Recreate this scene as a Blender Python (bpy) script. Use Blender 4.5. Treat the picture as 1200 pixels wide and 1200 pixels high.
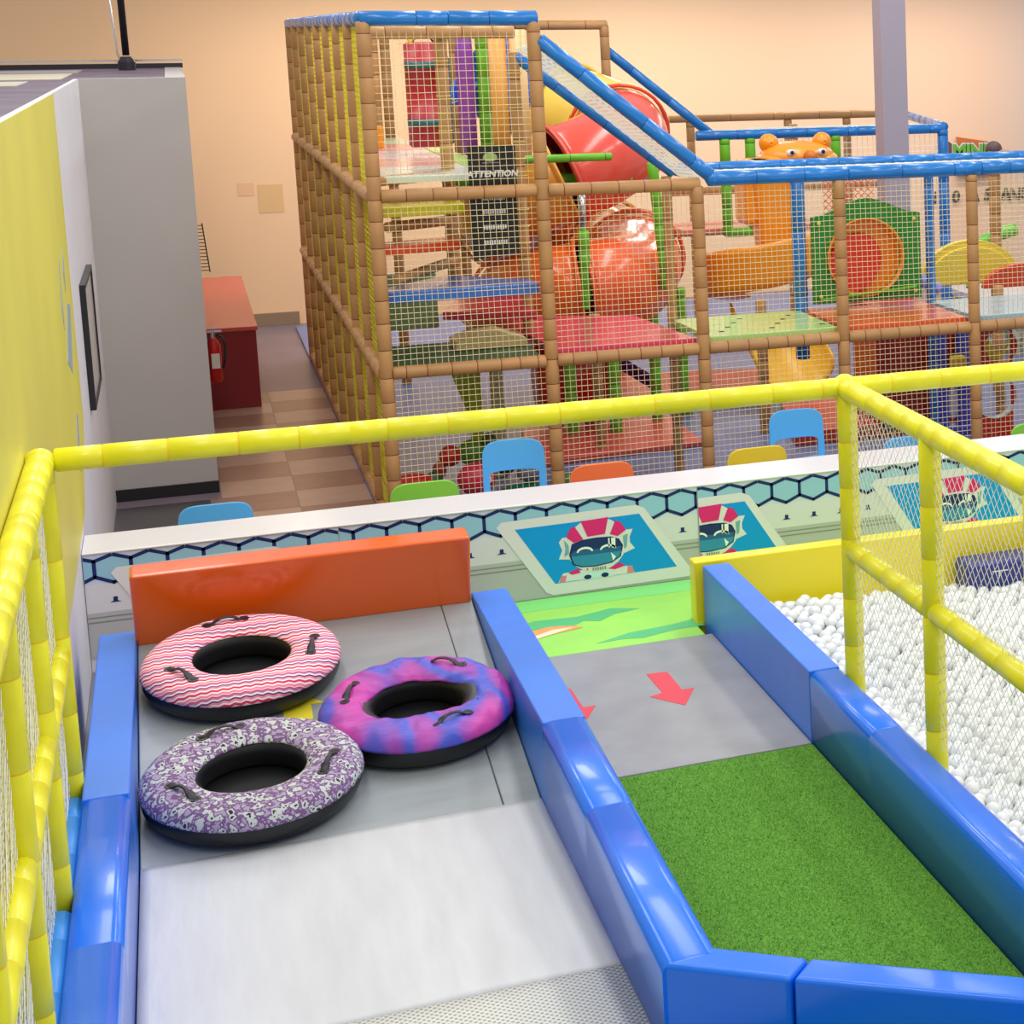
import bpy, math, random
from mathutils import Vector, Matrix
random.seed(7)
PI = math.pi
scn = bpy.context.scene
for o in list(bpy.data.objects): bpy.data.objects.remove(o)

# ------------------------------------------------------------------ camera, world, light, exposure
cam_d = bpy.data.cameras.new('camera'); cam = bpy.data.objects.new('camera', cam_d)
scn.collection.objects.link(cam); scn.camera = cam
cam_d.sensor_fit = 'HORIZONTAL'; cam_d.sensor_width = 36
cam_d.lens = 36*2277.09/1200
cam_d.shift_x = -(1382.86-600)/1200
cam_d.shift_y = (381.71-600)/1200
cam_d.clip_start = 0.05; cam_d.clip_end = 200
RC = [[0.8882501, -0.4593268, -0.005531], [-0.0749477, -0.1330342, -0.9882736], [0.4532048, 0.8782487, -0.1525931]]
cx, cy, cz = Vector(RC[0]), -Vector(RC[1]), -Vector(RC[2])
mw = Matrix((cx, cy, cz)).transposed().to_4x4(); mw.translation = (0, 0, 3.62)
cam.matrix_world = mw

world = bpy.data.worlds.new('world'); scn.world = world; world.use_nodes = True
bg = world.node_tree.nodes['Background']; bg.inputs[0].default_value = (.97, .98, 1, 1); bg.inputs[1].default_value = .60

def area(name, loc, sx, sy, power, col=(1, .985, .97), rot=(0, 0, 0)):
    d = bpy.data.lights.new(name, 'AREA'); d.shape = 'RECTANGLE'; d.size = sx; d.size_y = sy
    d.energy = power; d.color = col
    o = bpy.data.objects.new(name, d); scn.collection.objects.link(o); o.location = loc; o.rotation_euler = rot
for ix, x in enumerate((-.2, 2.6, 5.6, 8.6)):
    for y in (4.5, 10.5, 17.0):
        area('ceiling_light', (x, y, 6.2), .7, 4.6, 84)
for x in (2.2, 5.6, 9.4):
    area('added_wall_wash', (x, 24.4, 4.35), 2.8, .25, 85, (1, .95, .88))  # added wash lamps, brighten the back wall and leave its top dark
vs = scn.view_settings; vs.view_transform = 'Standard'; vs.look = 'None'; vs.gamma = 1; vs.exposure = 0.0
vs.use_curve_mapping = False

# ------------------------------------------------------------------ materials
def lin(c):
    return tuple(((v/255)/12.92 if v/255 <= .04045 else ((v/255+.055)/1.055)**2.4) for v in c)+(1,)
MC = {}
def mat(name, col, rough=.5, spec=.5, bump=0, bscale=60, var=0, vscale=4, coat=0, metal=0, col2=None, stretch=None):
    if name in MC: return MC[name]
    m = bpy.data.materials.new(name); m.use_nodes = True; MC[name] = m
    nt = m.node_tree; b = nt.nodes['Principled BSDF']
    b.inputs['Base Color'].default_value = lin(col); b.inputs['Roughness'].default_value = rough
    b.inputs['Specular IOR Level'].default_value = spec; b.inputs['Metallic'].default_value = metal
    b.inputs['Coat Weight'].default_value = coat; b.inputs['Coat Roughness'].default_value = .08
    tc = None
    def coords():
        nonlocal tc
        if tc is None:
            t = nt.nodes.new('ShaderNodeTexCoord'); tc = t.outputs['Object']
            if stretch:
                mp = nt.nodes.new('ShaderNodeMapping'); mp.inputs['Scale'].default_value = stretch
                nt.links.new(tc, mp.inputs[0]); tc = mp.outputs[0]
        return tc
    if bump:
        n = nt.nodes.new('ShaderNodeTexNoise'); n.inputs['Scale'].default_value = bscale; n.inputs['Detail'].default_value = 3
        nt.links.new(coords(), n.inputs['Vector'])
        bp = nt.nodes.new('ShaderNodeBump'); bp.inputs['Strength'].default_value = bump; bp.inputs['Distance'].default_value = .01
        nt.links.new(n.outputs['Fac'], bp.inputs['Height']); nt.links.new(bp.outputs[0], b.inputs['Normal'])
        nt.links.new(bp.outputs[0], b.inputs['Coat Normal'])
    if var or col2:
        n = nt.nodes.new('ShaderNodeTexNoise'); n.inputs['Scale'].default_value = vscale; n.inputs['Detail'].default_value = 4
        nt.links.new(coords(), n.inputs['Vector'])
        r = nt.nodes.new('ShaderNodeValToRGB'); r.color_ramp.elements[0].position = .35; r.color_ramp.elements[1].position = .65
        c2 = col2 or tuple(max(0, v*(1-var)) for v in col)
        r.color_ramp.elements[0].color = lin(c2); r.color_ramp.elements[1].color = lin(col)
        nt.links.new(n.outputs['Fac'], r.inputs[0]); nt.links.new(r.outputs[0], b.inputs['Base Color'])
    return m
def nodes_of(m): return m.node_tree, m.node_tree.nodes['Principled BSDF']
def math_node(nt, op, a, b=None):
    n = nt.nodes.new('ShaderNodeMath'); n.operation = op
    for i, v in enumerate((a, b)):
        if v is None: continue
        if isinstance(v, (int, float)): n.inputs[i].default_value = v
        else: nt.links.new(v, n.inputs[i])
    return n.outputs[0]
def ramp(nt, fac, stops, interp='LINEAR'):
    r = nt.nodes.new('ShaderNodeValToRGB'); r.color_ramp.interpolation = interp
    e = r.color_ramp.elements
    while len(e) < len(stops): e.new(.5)
    for k, (p, c) in enumerate(stops): e[k].position = p; e[k].color = lin(c)
    nt.links.new(fac, r.inputs[0]); return r.outputs[0]

M_FLOORG = mat('floor_grey', (128, 112, 124), .35, .4, var=.06, vscale=2)
M_TILE_A = mat('tile_light', (188, 152, 134), .3, .45, var=.05, vscale=6)
M_TILE_B = mat('tile_dark', (158, 116, 98), .3, .45, var=.06, vscale=6)
M_TILE_C = mat('tile_black', (74, 68, 72), .25, .5, var=.1, vscale=3)
M_PART = mat('grey_wall_paint', (187, 181, 177), .7, .2, var=.02, vscale=1.5)
M_WHITE = mat('white_wall_paint', (222, 220, 228), .6, .3, var=.02, vscale=1.5)
M_YWALL = mat('yellow_wall_paint', (226, 216, 96), .45, .4, var=.05, vscale=.8)
M_BLACK = mat('black_rubber', (22, 22, 26), .4, .5)
M_DARK = mat('dark_metal', (45, 40, 50), .4, .5, metal=.3)
M_BROWN = mat('brown_foam', (196, 146, 92), .42, .4, bump=.12, bscale=25, var=.1, vscale=3)
M_BRRING = mat('brown_node', (120, 52, 34), .6, .3)
M_BLUE = mat('blue_foam', (8, 122, 206), .28, .5, bump=.1, bscale=20, var=.08, vscale=4, coat=.3)
M_BLUERING = mat('blue_node', (10, 70, 140), .5, .3)
M_GREENF = mat('green_foam', (110, 190, 40), .4, .4, var=.08)
M_GREENRING = mat('green_node', (50, 110, 30), .5, .3)
M_YEL = mat('yellow_foam', (238, 232, 32), .36, .45, bump=.08, bscale=18, var=.06, vscale=5, coat=.15)
M_YELRING = mat('yellow_node', (236, 200, 24), .5, .3)
M_LBLUE = mat('light_blue_foam', (50, 150, 232), .36, .45)
M_LBRING = mat('light_blue_node', (30, 110, 195), .5, .3)
M_VBLUE = mat('blue_vinyl', (52, 124, 236), .34, .5, bump=.14, bscale=7, var=.05, vscale=3)
M_VBLUEG = mat('blue_glossy_vinyl', (10, 112, 240), .24, .4, bump=.05, bscale=4, coat=.2)
M_ORANGE = mat('orange_vinyl', (232, 96, 20), .2, .55, bump=.22, bscale=5, coat=.4)
M_VYEL = mat('yellow_vinyl', (236, 218, 30), .25, .5, bump=.1, bscale=6)
M_NETC = mat('cream_net', (226, 208, 160), .7, .2)
M_NETY = mat('yellow_net', (214, 196, 60), .7, .2)
M_NETW = mat('white_net', (240, 238, 222), .7, .2)
M_LASH = mat('yellow_cord', (230, 214, 120), .7, .2)
M_BALL = mat('white_plastic_ball', (228, 230, 228), .3, .5)
M_NAVY = mat('navy_print', (24, 42, 104), .5, .3)
M_CTOP = mat('white_laminate', (222, 219, 224), .25, .5)
M_GREYV = mat('grey_vinyl', (158, 164, 170), .38, .45, bump=.12, bscale=6, var=.05, vscale=5, stretch=(.5, 2.5, 1))
M_GREYM = mat('grey_mat', (156, 156, 161), .4, .4, bump=.1, bscale=9, var=.07, vscale=4)
M_REDCAB = mat('red_laminate', (136, 10, 22), .22, .5)
M_REDTOP = mat('red_laminate_top', (206, 74, 66), .22, .5)
M_CHROME = mat('chrome', (210, 210, 215), .15, .5, metal=1)

# back wall: warm lamplight painted into the colour, peach left, off-white right
M_BACK = mat('warm_tinted_wall_paint', (246, 200, 160), .7, .2)
nt, b = nodes_of(M_BACK)
t = nt.nodes.new('ShaderNodeTexCoord'); sx = nt.nodes.new('ShaderNodeSeparateXYZ'); nt.links.new(t.outputs['Object'], sx.inputs[0])
f = math_node(nt, 'DIVIDE', sx.outputs[0], 14.0)
c = ramp(nt, f, [(0, (248, 204, 158)), (.12, (252, 212, 170)), (.5, (246, 208, 178)), (.64, (228, 216, 210))])
nt.links.new(c, b.inputs['Base Color'])

# inflatable ring covers
def pattern_zigzag():
    m = mat('zigzag_fabric', (235, 140, 165), .8, .2); nt, b = nodes_of(m)
    t = nt.nodes.new('ShaderNodeTexCoord'); s = nt.nodes.new('ShaderNodeSeparateXYZ'); nt.links.new(t.outputs['Object'], s.inputs[0])
    x, y = s.outputs[0], s.outputs[1]
    tri = math_node(nt, 'PINGPONG', math_node(nt, 'MULTIPLY', x, 22), .5)
    v = math_node(nt, 'ADD', math_node(nt, 'MULTIPLY', math_node(nt, 'ADD', y, s.outputs[2]), 9.0), math_node(nt, 'MULTIPLY', tri, .17))
    fr = math_node(nt, 'FRACT', v)
    pk, wh, rd, nv = (240, 140, 170), (252, 232, 238), (216, 62, 104), (70, 60, 110)
    c = ramp(nt, fr, [(0, pk), (.14, wh), (.24, rd), (.38, wh), (.48, pk), (.60, nv), (.68, wh), (.78, (186, 120, 176)), (.88, rd), (.95, wh)], 'CONSTANT')
    nt.links.new(c, b.inputs['Base Color']); return m
def pattern_floral():
    m = mat('floral_fabric', (130, 90, 140), .8, .2); nt, b = nodes_of(m)
    t = nt.nodes.new('ShaderNodeTexCoord')
    v = nt.nodes.new('ShaderNodeTexVoronoi'); v.inputs['Scale'].default_value = 26; nt.links.new(t.outputs['Object'], v.inputs['Vector'])
    v.inputs['Randomness'].default_value = .8
    n = nt.nodes.new('ShaderNodeTexNoise'); n.inputs['Scale'].default_value = 48; nt.links.new(t.outputs['Object'], n.inputs['Vector'])
    d = math_node(nt, 'ADD', v.outputs['Distance'], math_node(nt, 'MULTIPLY', math_node(nt, 'SUBTRACT', n.outputs['Fac'], .5), 1.7))
    c = ramp(nt, d, [(0, (60, 50, 70)), (.1, (196, 202, 200)), (.42, (122, 90, 136)), (.7, (168, 154, 182))], 'CONSTANT')
    nt.links.new(c, b.inputs['Base Color']); return m
def pattern_galaxy():
    m = mat('galaxy_fabric', (130, 70, 180), .45, .4, bump=.9, bscale=7, stretch=(1, 3.4, 1)); nt, b = nodes_of(m)
    t = nt.nodes.new('ShaderNodeTexCoord')
    n = nt.nodes.new('ShaderNodeTexNoise'); n.inputs['Scale'].default_value = 3.4; n.inputs['Detail'].default_value = 0
    n.inputs['Distortion'].default_value = .1
    mp = nt.nodes.new('ShaderNodeMapping'); mp.inputs['Scale'].default_value = (1.5, .6, 1); mp.inputs['Rotation'].default_value = (0, 0, .4)
    nt.links.new(t.outputs['Object'], mp.inputs[0]); nt.links.new(mp.outputs[0], n.inputs['Vector'])
    c = ramp(nt, n.outputs['Fac'], [(.3, (196, 60, 168)), (.43, (160, 64, 170)), (.5, (90, 80, 196)), (.58, (70, 90, 205)), (.64, (150, 70, 180)), (.75, (206, 72, 170))])
    nt.links.new(c, b.inputs['Base Color']); return m
def pattern_mesh():
    m = mat('woven_mesh', (196, 196, 190), .6, .3); nt, b = nodes_of(m)
    t = nt.nodes.new('ShaderNodeTexCoord'); s = nt.nodes.new('ShaderNodeSeparateXYZ'); nt.links.new(t.outputs['Object'], s.inputs[0])
    k = 2*PI/.028
    a = math_node(nt, 'SINE', math_node(nt, 'MULTIPLY', s.outputs[0], k)); c2 = math_node(nt, 'SINE', math_node(nt, 'MULTIPLY', s.outputs[1], k))
    p = math_node(nt, 'ADD', math_node(nt, 'MULTIPLY', math_node(nt, 'MULTIPLY', a, c2), .5), .5)
    c = ramp(nt, p, [(.2, (150, 150, 146)), (.45, (214, 214, 208))])
    nt.links.new(c, b.inputs['Base Color'])
    bp = nt.nodes.new('ShaderNodeBump'); bp.inputs['Distance'].default_value = .004; bp.inputs['Strength'].default_value = .5
    nt.links.new(p, bp.inputs['Height']); nt.links.new(bp.outputs[0], b.inputs['Normal']); return m
def pattern_slide():
    m = mat('white_slide_fabric', (208, 209, 215), .42, .4, bump=.55, bscale=3.2, var=.04, vscale=3, stretch=(3.2, .55, 1)); return m
def pattern_turf():
    return mat('turf_green', (112, 168, 66), .9, .1, bump=.8, bscale=150, col2=(78, 128, 46), vscale=110)

# ------------------------------------------------------------------ mesh builder
class MB:
    def __init__(s): s.v = []; s.f = []; s.m = []
    def add(s, vs, fs, mi=0):
        n = len(s.v); s.v += [tuple(v) for v in vs]
        for f in fs: s.f.append(tuple(i+n for i in f)); s.m.append(mi)
        return s
    def box(s, x0, x1, y0, y1, z0, z1, mi=0):
        return s.hexa([(x0, y0, z0), (x1, y0, z0), (x1, y1, z0), (x0, y1, z0), (x0, y0, z1), (x1, y0, z1), (x1, y1, z1), (x0, y1, z1)], mi)
    def hexa(s, p, mi=0):
        return s.add(p, [(0, 3, 2, 1), (4, 5, 6, 7), (0, 1, 5, 4), (1, 2, 6, 5), (2, 3, 7, 6), (3, 0, 4, 7)], mi)
    def prism(s, pts, d, mi=0):            # pts: 3-d polygon, extruded by vector d
        n = len(pts); d = Vector(d); a = [Vector(p) for p in pts]
        s.add(a+[p+d for p in a], [tuple(range(n)), tuple(range(2*n-1, n-1, -1))]+[(i, i+n, (i+1) % n+n, (i+1) % n) for i in range(n)], mi)
        return s
    def rings(s, cs, rs, n=12, mi=0, cap=True, up=None):   # cs centres, rs radii or (a,b)
        cs = [Vector(c) for c in cs]; base = len(s.v); prev = None
        for i, c in enumerate(cs):
            t = (cs[min(i+1, len(cs)-1)]-cs[max(i-1, 0)])
            if t.length < 1e-9: t = Vector((0, 0, 1))
            t.normalize()
            if prev is None:
                u = (up or (Vector((0, 0, 1)) if abs(t.z) < .9 else Vector((1, 0, 0)))); u = (u-t*u.dot(t)).normalized()
            else:
                u = (prev-t*prev.dot(t)).normalized()
            prev = u; w = t.cross(u); r = rs[i] if isinstance(rs, (list, tuple)) else rs
            a, b2 = r if isinstance(r, (list, tuple)) else (r, r)
            for k in range(n):
                an = 2*PI*k/n; s.v.append(tuple(c+u*(a*math.cos(an))+w*(b2*math.sin(an))))
        L = len(cs)
        for i in range(L-1):
            m_ = mi[i] if isinstance(mi, (list, tuple)) else mi
            for k in range(n):
                s.f.append((base+i*n+k, base+i*n+(k+1) % n, base+(i+1)*n+(k+1) % n, base+(i+1)*n+k)); s.m.append(m_)
        if cap:
            m0 = mi[0] if isinstance(mi, (list, tuple)) else mi; m1 = mi[-1] if isinstance(mi, (list, tuple)) else mi
            s.f.append(tuple(base+k for k in range(n-1, -1, -1))); s.m.append(m0)
            s.f.append(tuple(base+(L-1)*n+k for k in range(n))); s.m.append(m1)
        return s
    def bamboo(s, p0, p1, r, step=.16, n=14):     # foam sleeve with ring joints: material 0 foam, 1 joint
        p0, p1 = Vector(p0), Vector(p1); L = (p1-p0).length; t = (p1-p0)/L
        cs = [p0, p0+t*min(.006, L*.1)]; rs = [r*.86, r]; ms = [0]
        d = step*random.uniform(.5, 1)
        while d < L-.05:
            cs += [p0+t*(d-.006), p0+t*(d-.003), p0+t*(d+.003), p0+t*(d+.006)]; rs += [r, r*.965, r*.965, r*1.01]; ms += [0, 0, 1, 0]
            d += step*random.uniform(.8, 1.2)
        cs += [p1-t*min(.006, L*.1), p1]; rs += [r, r*.86]; ms += [0, 0]
        return s.rings(cs, rs, n, ms)
    def sphere(s, c, r, n=14, k=9, mi=0):
        rx, ry, rz = r if isinstance(r, (list, tuple)) else (r, r, r)
        base = len(s.v); c = Vector(c); s.v.append((c.x, c.y, c.z-rz))
        for i in range(1, k):
            a = -PI/2+PI*i/k
            for j in range(n):
                b2 = 2*PI*j/n; s.v.append((c.x+rx*math.cos(a)*math.cos(b2), c.y+ry*math.cos(a)*math.sin(b2), c.z+rz*math.sin(a)))
        s.v.append((c.x, c.y, c.z+rz)); top = len(s.v)-1
        for j in range(n):
            s.f.append((base, base+1+(j+1) % n, base+1+j)); s.m.append(mi)
            s.f.append((top, top-n+j, top-n+(j+1) % n)); s.m.append(mi)
        for i in range(k-2):
            for j in range(n):
                a = base+1+i*n
                s.f.append((a+j, a+(j+1) % n, a+n+(j+1) % n, a+n+j)); s.m.append(mi)
        return s
    def grid(s, fn, nu, nv, mi=0, closeu=False, closev=False):
        base = len(s.v)
        for i in range(nu):
            for j in range(nv): s.v.append(tuple(fn(i/(nu if closeu else nu-1), j/(nv if closev else nv-1))))
        for i in range(nu if closeu else nu-1):
            for j in range(nv if closev else nv-1):
                a, b2 = i, (i+1) % nu; c, d = j, (j+1) % nv
                s.f.append((base+a*nv+c, base+b2*nv+c, base+b2*nv+d, base+a*nv+d)); s.m.append(mi)
        return s
    def build(s, name, mats, parent=None, smooth=False, bevel=0, seg=3, label=None, kind=None, sub=0, solid=0, auto=None):
        off = Vector((0, 0, 0)); q = parent
        while q is not None: off += q.location; q = q.parent
        # origin of the object at the centre of its base
        xs, ys, zs = zip(*s.v); o0 = Vector(((min(xs)+max(xs))/2, (min(ys)+max(ys))/2, min(zs)))
        me = bpy.data.meshes.new(name); me.from_pydata([tuple(Vector(v)-o0) for v in s.v], [], s.f)
        if not isinstance(mats, (list, tuple)): mats = [mats]
        for m in mats: me.materials.append(m)
        me.polygons.foreach_set('material_index', s.m)
        if smooth: me.polygons.foreach_set('use_smooth', [True]*len(s.f))
        me.update()
        o = bpy.data.objects.new(name, me); scn.collection.objects.link(o)
        o.location = o0-off
        if parent is not None: o.parent = parent
        if bevel:
            b2 = o.modifiers.new('bevel', 'BEVEL'); b2.width = bevel; b2.segments = seg; b2.limit_method = 'ANGLE'
            me.polygons.foreach_set('use_smooth', [True]*len(s.f))
            w = o.modifiers.new('wn', 'WEIGHTED_NORMAL'); w.keep_sharp = False
        if solid:
            b2 = o.modifiers.new('solid', 'SOLIDIFY'); b2.thickness = solid; b2.offset = 0
        if sub:
            b2 = o.modifiers.new('sub', 'SUBSURF'); b2.levels = sub; b2.render_levels = sub
        if label: o['label'] = label
        if kind: o['kind'] = kind
        return o
def tag(o, label, cat, group=None, kind=None):
    o['label'] = label; o['category'] = cat
    if group: o['group'] = group
    if kind: o['kind'] = kind
    return o
def thing(name, label, cat, loc, group=None):
    o = bpy.data.objects.new(name, None); o.empty_display_size = .1; scn.collection.objects.link(o); o.location = loc
    return tag(o, label, cat, group)
def struct(o): o['kind'] = 'structure'; return o
def dup(root, loc=None, rotz=None):
    r = root.copy(); scn.collection.objects.link(r)
    if loc is not None: r.location = loc
    if rotz is not None: r.rotation_euler = (0, 0, rotz)
    for ch in list(root.children):
        c = ch.copy(); scn.collection.objects.link(c); c.parent = r
        for g in list(ch.children):
            d = g.copy(); scn.collection.objects.link(d); d.parent = c
    return r
def text_mb(txt, size, origin, u, v, depth=.004, shear=0, bold=0):
    """flat lettering as mesh: u = reading direction, v = up direction"""
    cu = bpy.data.curves.new('t', 'FONT'); cu.body = txt; cu.size = size; cu.extrude = depth/2; cu.align_x = 'CENTER'; cu.align_y = 'CENTER'
    cu.shear = shear; cu.offset = bold; cu.resolution_u = 3
    ob = bpy.data.objects.new('t', cu); scn.collection.objects.link(ob)
    dg = bpy.context.evaluated_depsgraph_get(); me = bpy.data.meshes.new_from_object(ob.evaluated_get(dg))
    mb = MB(); U, V, O = Vector(u), Vector(v), Vector(origin); W = U.cross(V)
    mb.add([O+U*p.co.x+V*p.co.y+W*p.co.z for p in me.vertices], [tuple(p.vertices) for p in me.polygons])
    bpy.data.objects.remove(ob); bpy.data.curves.remove(cu); bpy.data.meshes.remove(me)
    return mb
def strand(mb, a, b, w, seg=3, wob=.004):
    a, b = Vector(a), Vector(b); n = max(1, min(seg, int((b-a).length/.25)+1)); cs = []
    for i in range(n+1):
        p = a.lerp(b, i/n)
        if 0 < i < n: p = p+Vector([random.uniform(-wob, wob) for _ in range(3)])
        cs.append(p)
    mb.rings(cs, w, 3, 0, cap=False)
def net_square(mb, o, u, v, cell=.041, w=.0026, wob=.004):
    o, u, v = Vector(o), Vector(u), Vector(v); nu, nv = max(1, round(u.length/cell)), max(1, round(v.length/cell))
    for i in range(1, nu): strand(mb, o+u*(i/nu), o+u*(i/nu)+v, w, 4, wob)
    for j in range(1, nv): strand(mb, o+v*(j/nv), o+v*(j/nv)+u, w, 4, wob)
def net_diamond(mb, o, u, v, cell=.045, w=.003, wob=.002):
    o, u, v = Vector(o), Vector(u), Vector(v); A, B = u.length, v.length; uu, vv = u/A, v/B
    d = cell*1.414
    k = d*.5
    while k < A+B:
        x0, y0 = (k, 0) if k <= A else (A, k-A)
        x1, y1 = (0, k) if k <= B else (k-B, B)
        strand(mb, o+uu*x0+vv*y0, o+uu*x1+vv*y1, w, 3, wob)
        strand(mb, o+uu*(A-x0)+vv*y0, o+uu*(A-x1)+vv*y1, w, 3, wob)
        k += d
BR, BL, GR, YE, LB = [M_BROWN, M_BRRING], [M_BLUE, M_BLUERING], [M_GREENF, M_GREENRING], [M_YEL, M_YELRING], [M_LBLUE, M_LBRING]
def pole(name, a, b, r, mats, parent, step=.16, label=None):
    return MB().bamboo(a, b, r, step).build(name, mats, parent, smooth=True, label=label)

# ------------------------------------------------------------------ the room
fl = struct(MB().box(-9, 16, -1, 27, -.12, 0).build('floor', M_FLOORG))
xe = [-.598, .05, .66, 1.18]
row = 21.43
for r in range(16):
    y1, y0 = 21.43-.6*r, 21.43-.6*(r+1)
    if y0 < 12.3: break
    for c in range(3):
        if c == 0 and y1 > 16.9: x0, x1 = .13, .66
        if y1 > 16.92 and c == 0: continue
        x0, x1 = xe[c], xe[c+1]
        if y1 > 16.92 and c == 1: x0 = .13
        m = M_TILE_C if c == 0 else (M_TILE_A, M_TILE_B)[(r+c) % 2]
        if c == 0: y1t = min(y1, 16.88)
        else: y1t = y1
        MB().box(x0+.002, x1-.002, y0+.002, y1t-.002, .0005, .004).build('tile', m, fl)
struct(MB().box(-9.1, 16, 26.4, 26.6, 0, 7).build('wall_back', M_BACK))
struct(MB().box(-9, 1.24, 26.36, 26.4, 0, .16).build('baseboard_back', mat('baseboard_brown', (150, 124, 96), .5), bevel=.004))
wl = struct(MB().box(-.63, -.6, 0, 16.9, 0, 3.27).build('wall_left', M_WHITE))
MB().prism([(-.6, 0, .9), (-.6, 10.6, .9), (-.6, 12.3, .95), (-.6, 13.07, 1.35), (-.6, 13.07, 3.268), (-.6, 0, 3.268)], (.003, 0, 0)).build('yellow_paint', M_YWALL, wl, label='yellow painted area of the white wall')
# greyish blue wall lettering, very foreshortened
M_GB = mat('grey_blue_print', (150, 165, 180), .6)
for (y0, y1, z0, z1) in ((11.9, 12.05, 2.15, 2.42), (12.35, 12.5, 2.3, 2.42), (12.0, 12.75, 1.85, 2.12), (12.15, 12.45, 1.3, 1.52)):
    MB().prism([(-.597, y0, z0), (-.597, (y0+y1)/2, z0-.12), (-.597, y1, z1-.05), (-.597, (y0+y1)/2+.05, z1)], (.002, 0, 0)).build('faded_lettering', M_GB, wl)
wm = struct(MB().box(-.6, .12, 16.9, 17.05, 0, 3.27).box(-.02, .12, 17.05, 23.2, 0, 3.27).build('wall_partition', M_PART))
struct(MB().box(-.6, .122, 16.885, 16.9, 0, .095).build('baseboard_partition', M_BLACK, bevel=.003))
roof = struct(MB().box(-9, .10, 17.05, 22.0, 3.24, 3.262).box(-9, -.632, 0, 17.05, 3.24, 3.262).build('trim_1', mat('roof_panel', (120, 104, 122), .6, var=.2, vscale=2)))
for k, (x0, x1, y0, y1, c) in enumerate(((-4.2, -.72, 17.0, 19.3, (200, 190, 168)), (-4.2, -.9, 15.1, 16.4, (196, 188, 170)), (-4.2, -.95, 13.6, 14.3, (238, 234, 222)), (-4.2, -.7, 19.7, 21.0, (170, 160, 160)))):
    MB().box(x0, x1, y0, y1, 3.262, 3.268).build('ceiling_tile', mat('ceiling_tile_%d' % k, c, .8), roof)
# dark rail along the far edge of the partition roof, with rods going up to the ceiling
rail = thing('roof_rail', 'long dark metal rail along the far edge of the partition top', 'rail', (-2, 21.8, 3.31))
MB().box(-9, .14, 21.75, 21.85, 3.265, 3.31).build('lower_bar', M_DARK, rail)
MB().box(-9, .14, 21.75, 21.85, 3.33, 3.35).build('upper_bar', M_CHROME, rail)
hang = thing('ceiling_conduit', 'black conduit and thin cord dropping from the ceiling to the partition top', 'conduit', (-.33, 20.8, 3.31))
MB().rings([(-.33, 20.8, 3.4), (-.36, 20.8, 6.5)], .03, 10).build('conduit', M_BLACK, hang, smooth=True)
MB().rings([(-.33, 20.8, 3.265), (-.33, 20.8, 3.34), (-.33, 20.8, 3.39)], [.075, .075, .045], 12).build('junction_box', M_DARK, hang, smooth=False)
MB().rings([(-.37, 20.8, 3.32), (-.40, 20.8, 3.42), (-.58, 20.8, 6.5)], .008, 6).build('cord', M_CHROME, hang)
# mirror on the left wall
fr = thing('wall_mirror', 'tall narrow black framed mirror on the white left wall beyond the yellow paint', 'mirror', (-.6, 14.6, .9))
a, bb, z0, z1 = 14.1, 15.3, 1.25, 2.0
MB().box(-.598, -.575, a, bb, z0, z1).build('mirror_pane', mat('mirror_glass', (200, 190, 185), .15, .6), fr)
MB().box(-.598, -.565, a-.03, a, z0-.03, z1+.03).box(-.598, -.565, bb, bb+.03, z0-.03, z1+.03).box(-.598, -.565, a, bb, z0-.03, z0).box(-.598, -.565, a, bb, z1, z1+.03).build('mirror_frame', M_BLACK, fr)
# steel column
col = struct(MB().box(5.75, 5.99, 17.0, 17.24, 0, 6.5).build('trim_2', mat('column_paint', (168, 158, 172), .5), bevel=.01))
# patches of older paint on the back wall
for (x0, x1, z0, z1, c) in ((.88, 1.16, 1.4, 1.75, (232, 186, 128)), (.66, .84, 1.62, 1.78, (240, 190, 146))):
    p = tag(MB().box(x0, x1, 26.396, 26.399, z0, z1).build('paint_patch', mat('paint_%d' % int(x0*100), c, .7)), ('large ochre repainted rectangle on the peach back wall' if x0 > .8 else 'small faint repainted square on the peach back wall'), 'paint patch')

# red cabinet in the corridor
cab = thing('red_cabinet', 'long low red cabinet against the partition by the back wall', 'cabinet', (.36, 22.7, 0))
MB().box(.13, .575, 20.62, 25.0, .0, .76).build('body', M_REDCAB, cab, bevel=.004)
MB().box(.125, .59, 20.6, 25.02, .76, .80).build('top', M_REDTOP, cab, bevel=.004)
MB().box(.2, .5, 20.612, 20.62, .1, .7).build('end_panel', M_REDCAB, cab)
# fire extinguisher standing by the partition end
fx = thing('fire_extinguisher', 'small red fire extinguisher with black hose at the grey partition end', 'extinguisher', (.17, 18.7, .6))
MB().rings([(.18, 18.7, .42), (.18, 18.7, .44), (.18, 18.7, .74), (.18, 18.7, .79), (.18, 18.7, .81)], [.04, .055, .055, .035, .02], 16).build('cylinder', mat('extinguisher_red', (190, 22, 22), .3, .5), fx, smooth=True)
MB().rings([(.18, 18.7, .81), (.18, 18.7, .87)], .018, 10).box(.14, .25, 18.69, 18.71, .86, .875).box(.15, .23, 18.69, 18.71, .89, .90).build('valve', M_CHROME, fx)
MB().rings([(.20, 18.69, .84), (.25, 18.68, .82), (.27, 18.67, .74), (.26, 18.67, .62), (.24, 18.66, .55)], .010, 8).build('hose', M_BLACK, fx, smooth=True)
MB().box(.155, .22, 18.642, 18.648, .55, .68).build('label_plate', mat('label_white', (230, 228, 225), .5), fx)
MB().box(.12, .14, 18.67, 18.73, .5, .8).build('bracket', M_DARK, fx)
fx.location.z += .17
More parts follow.
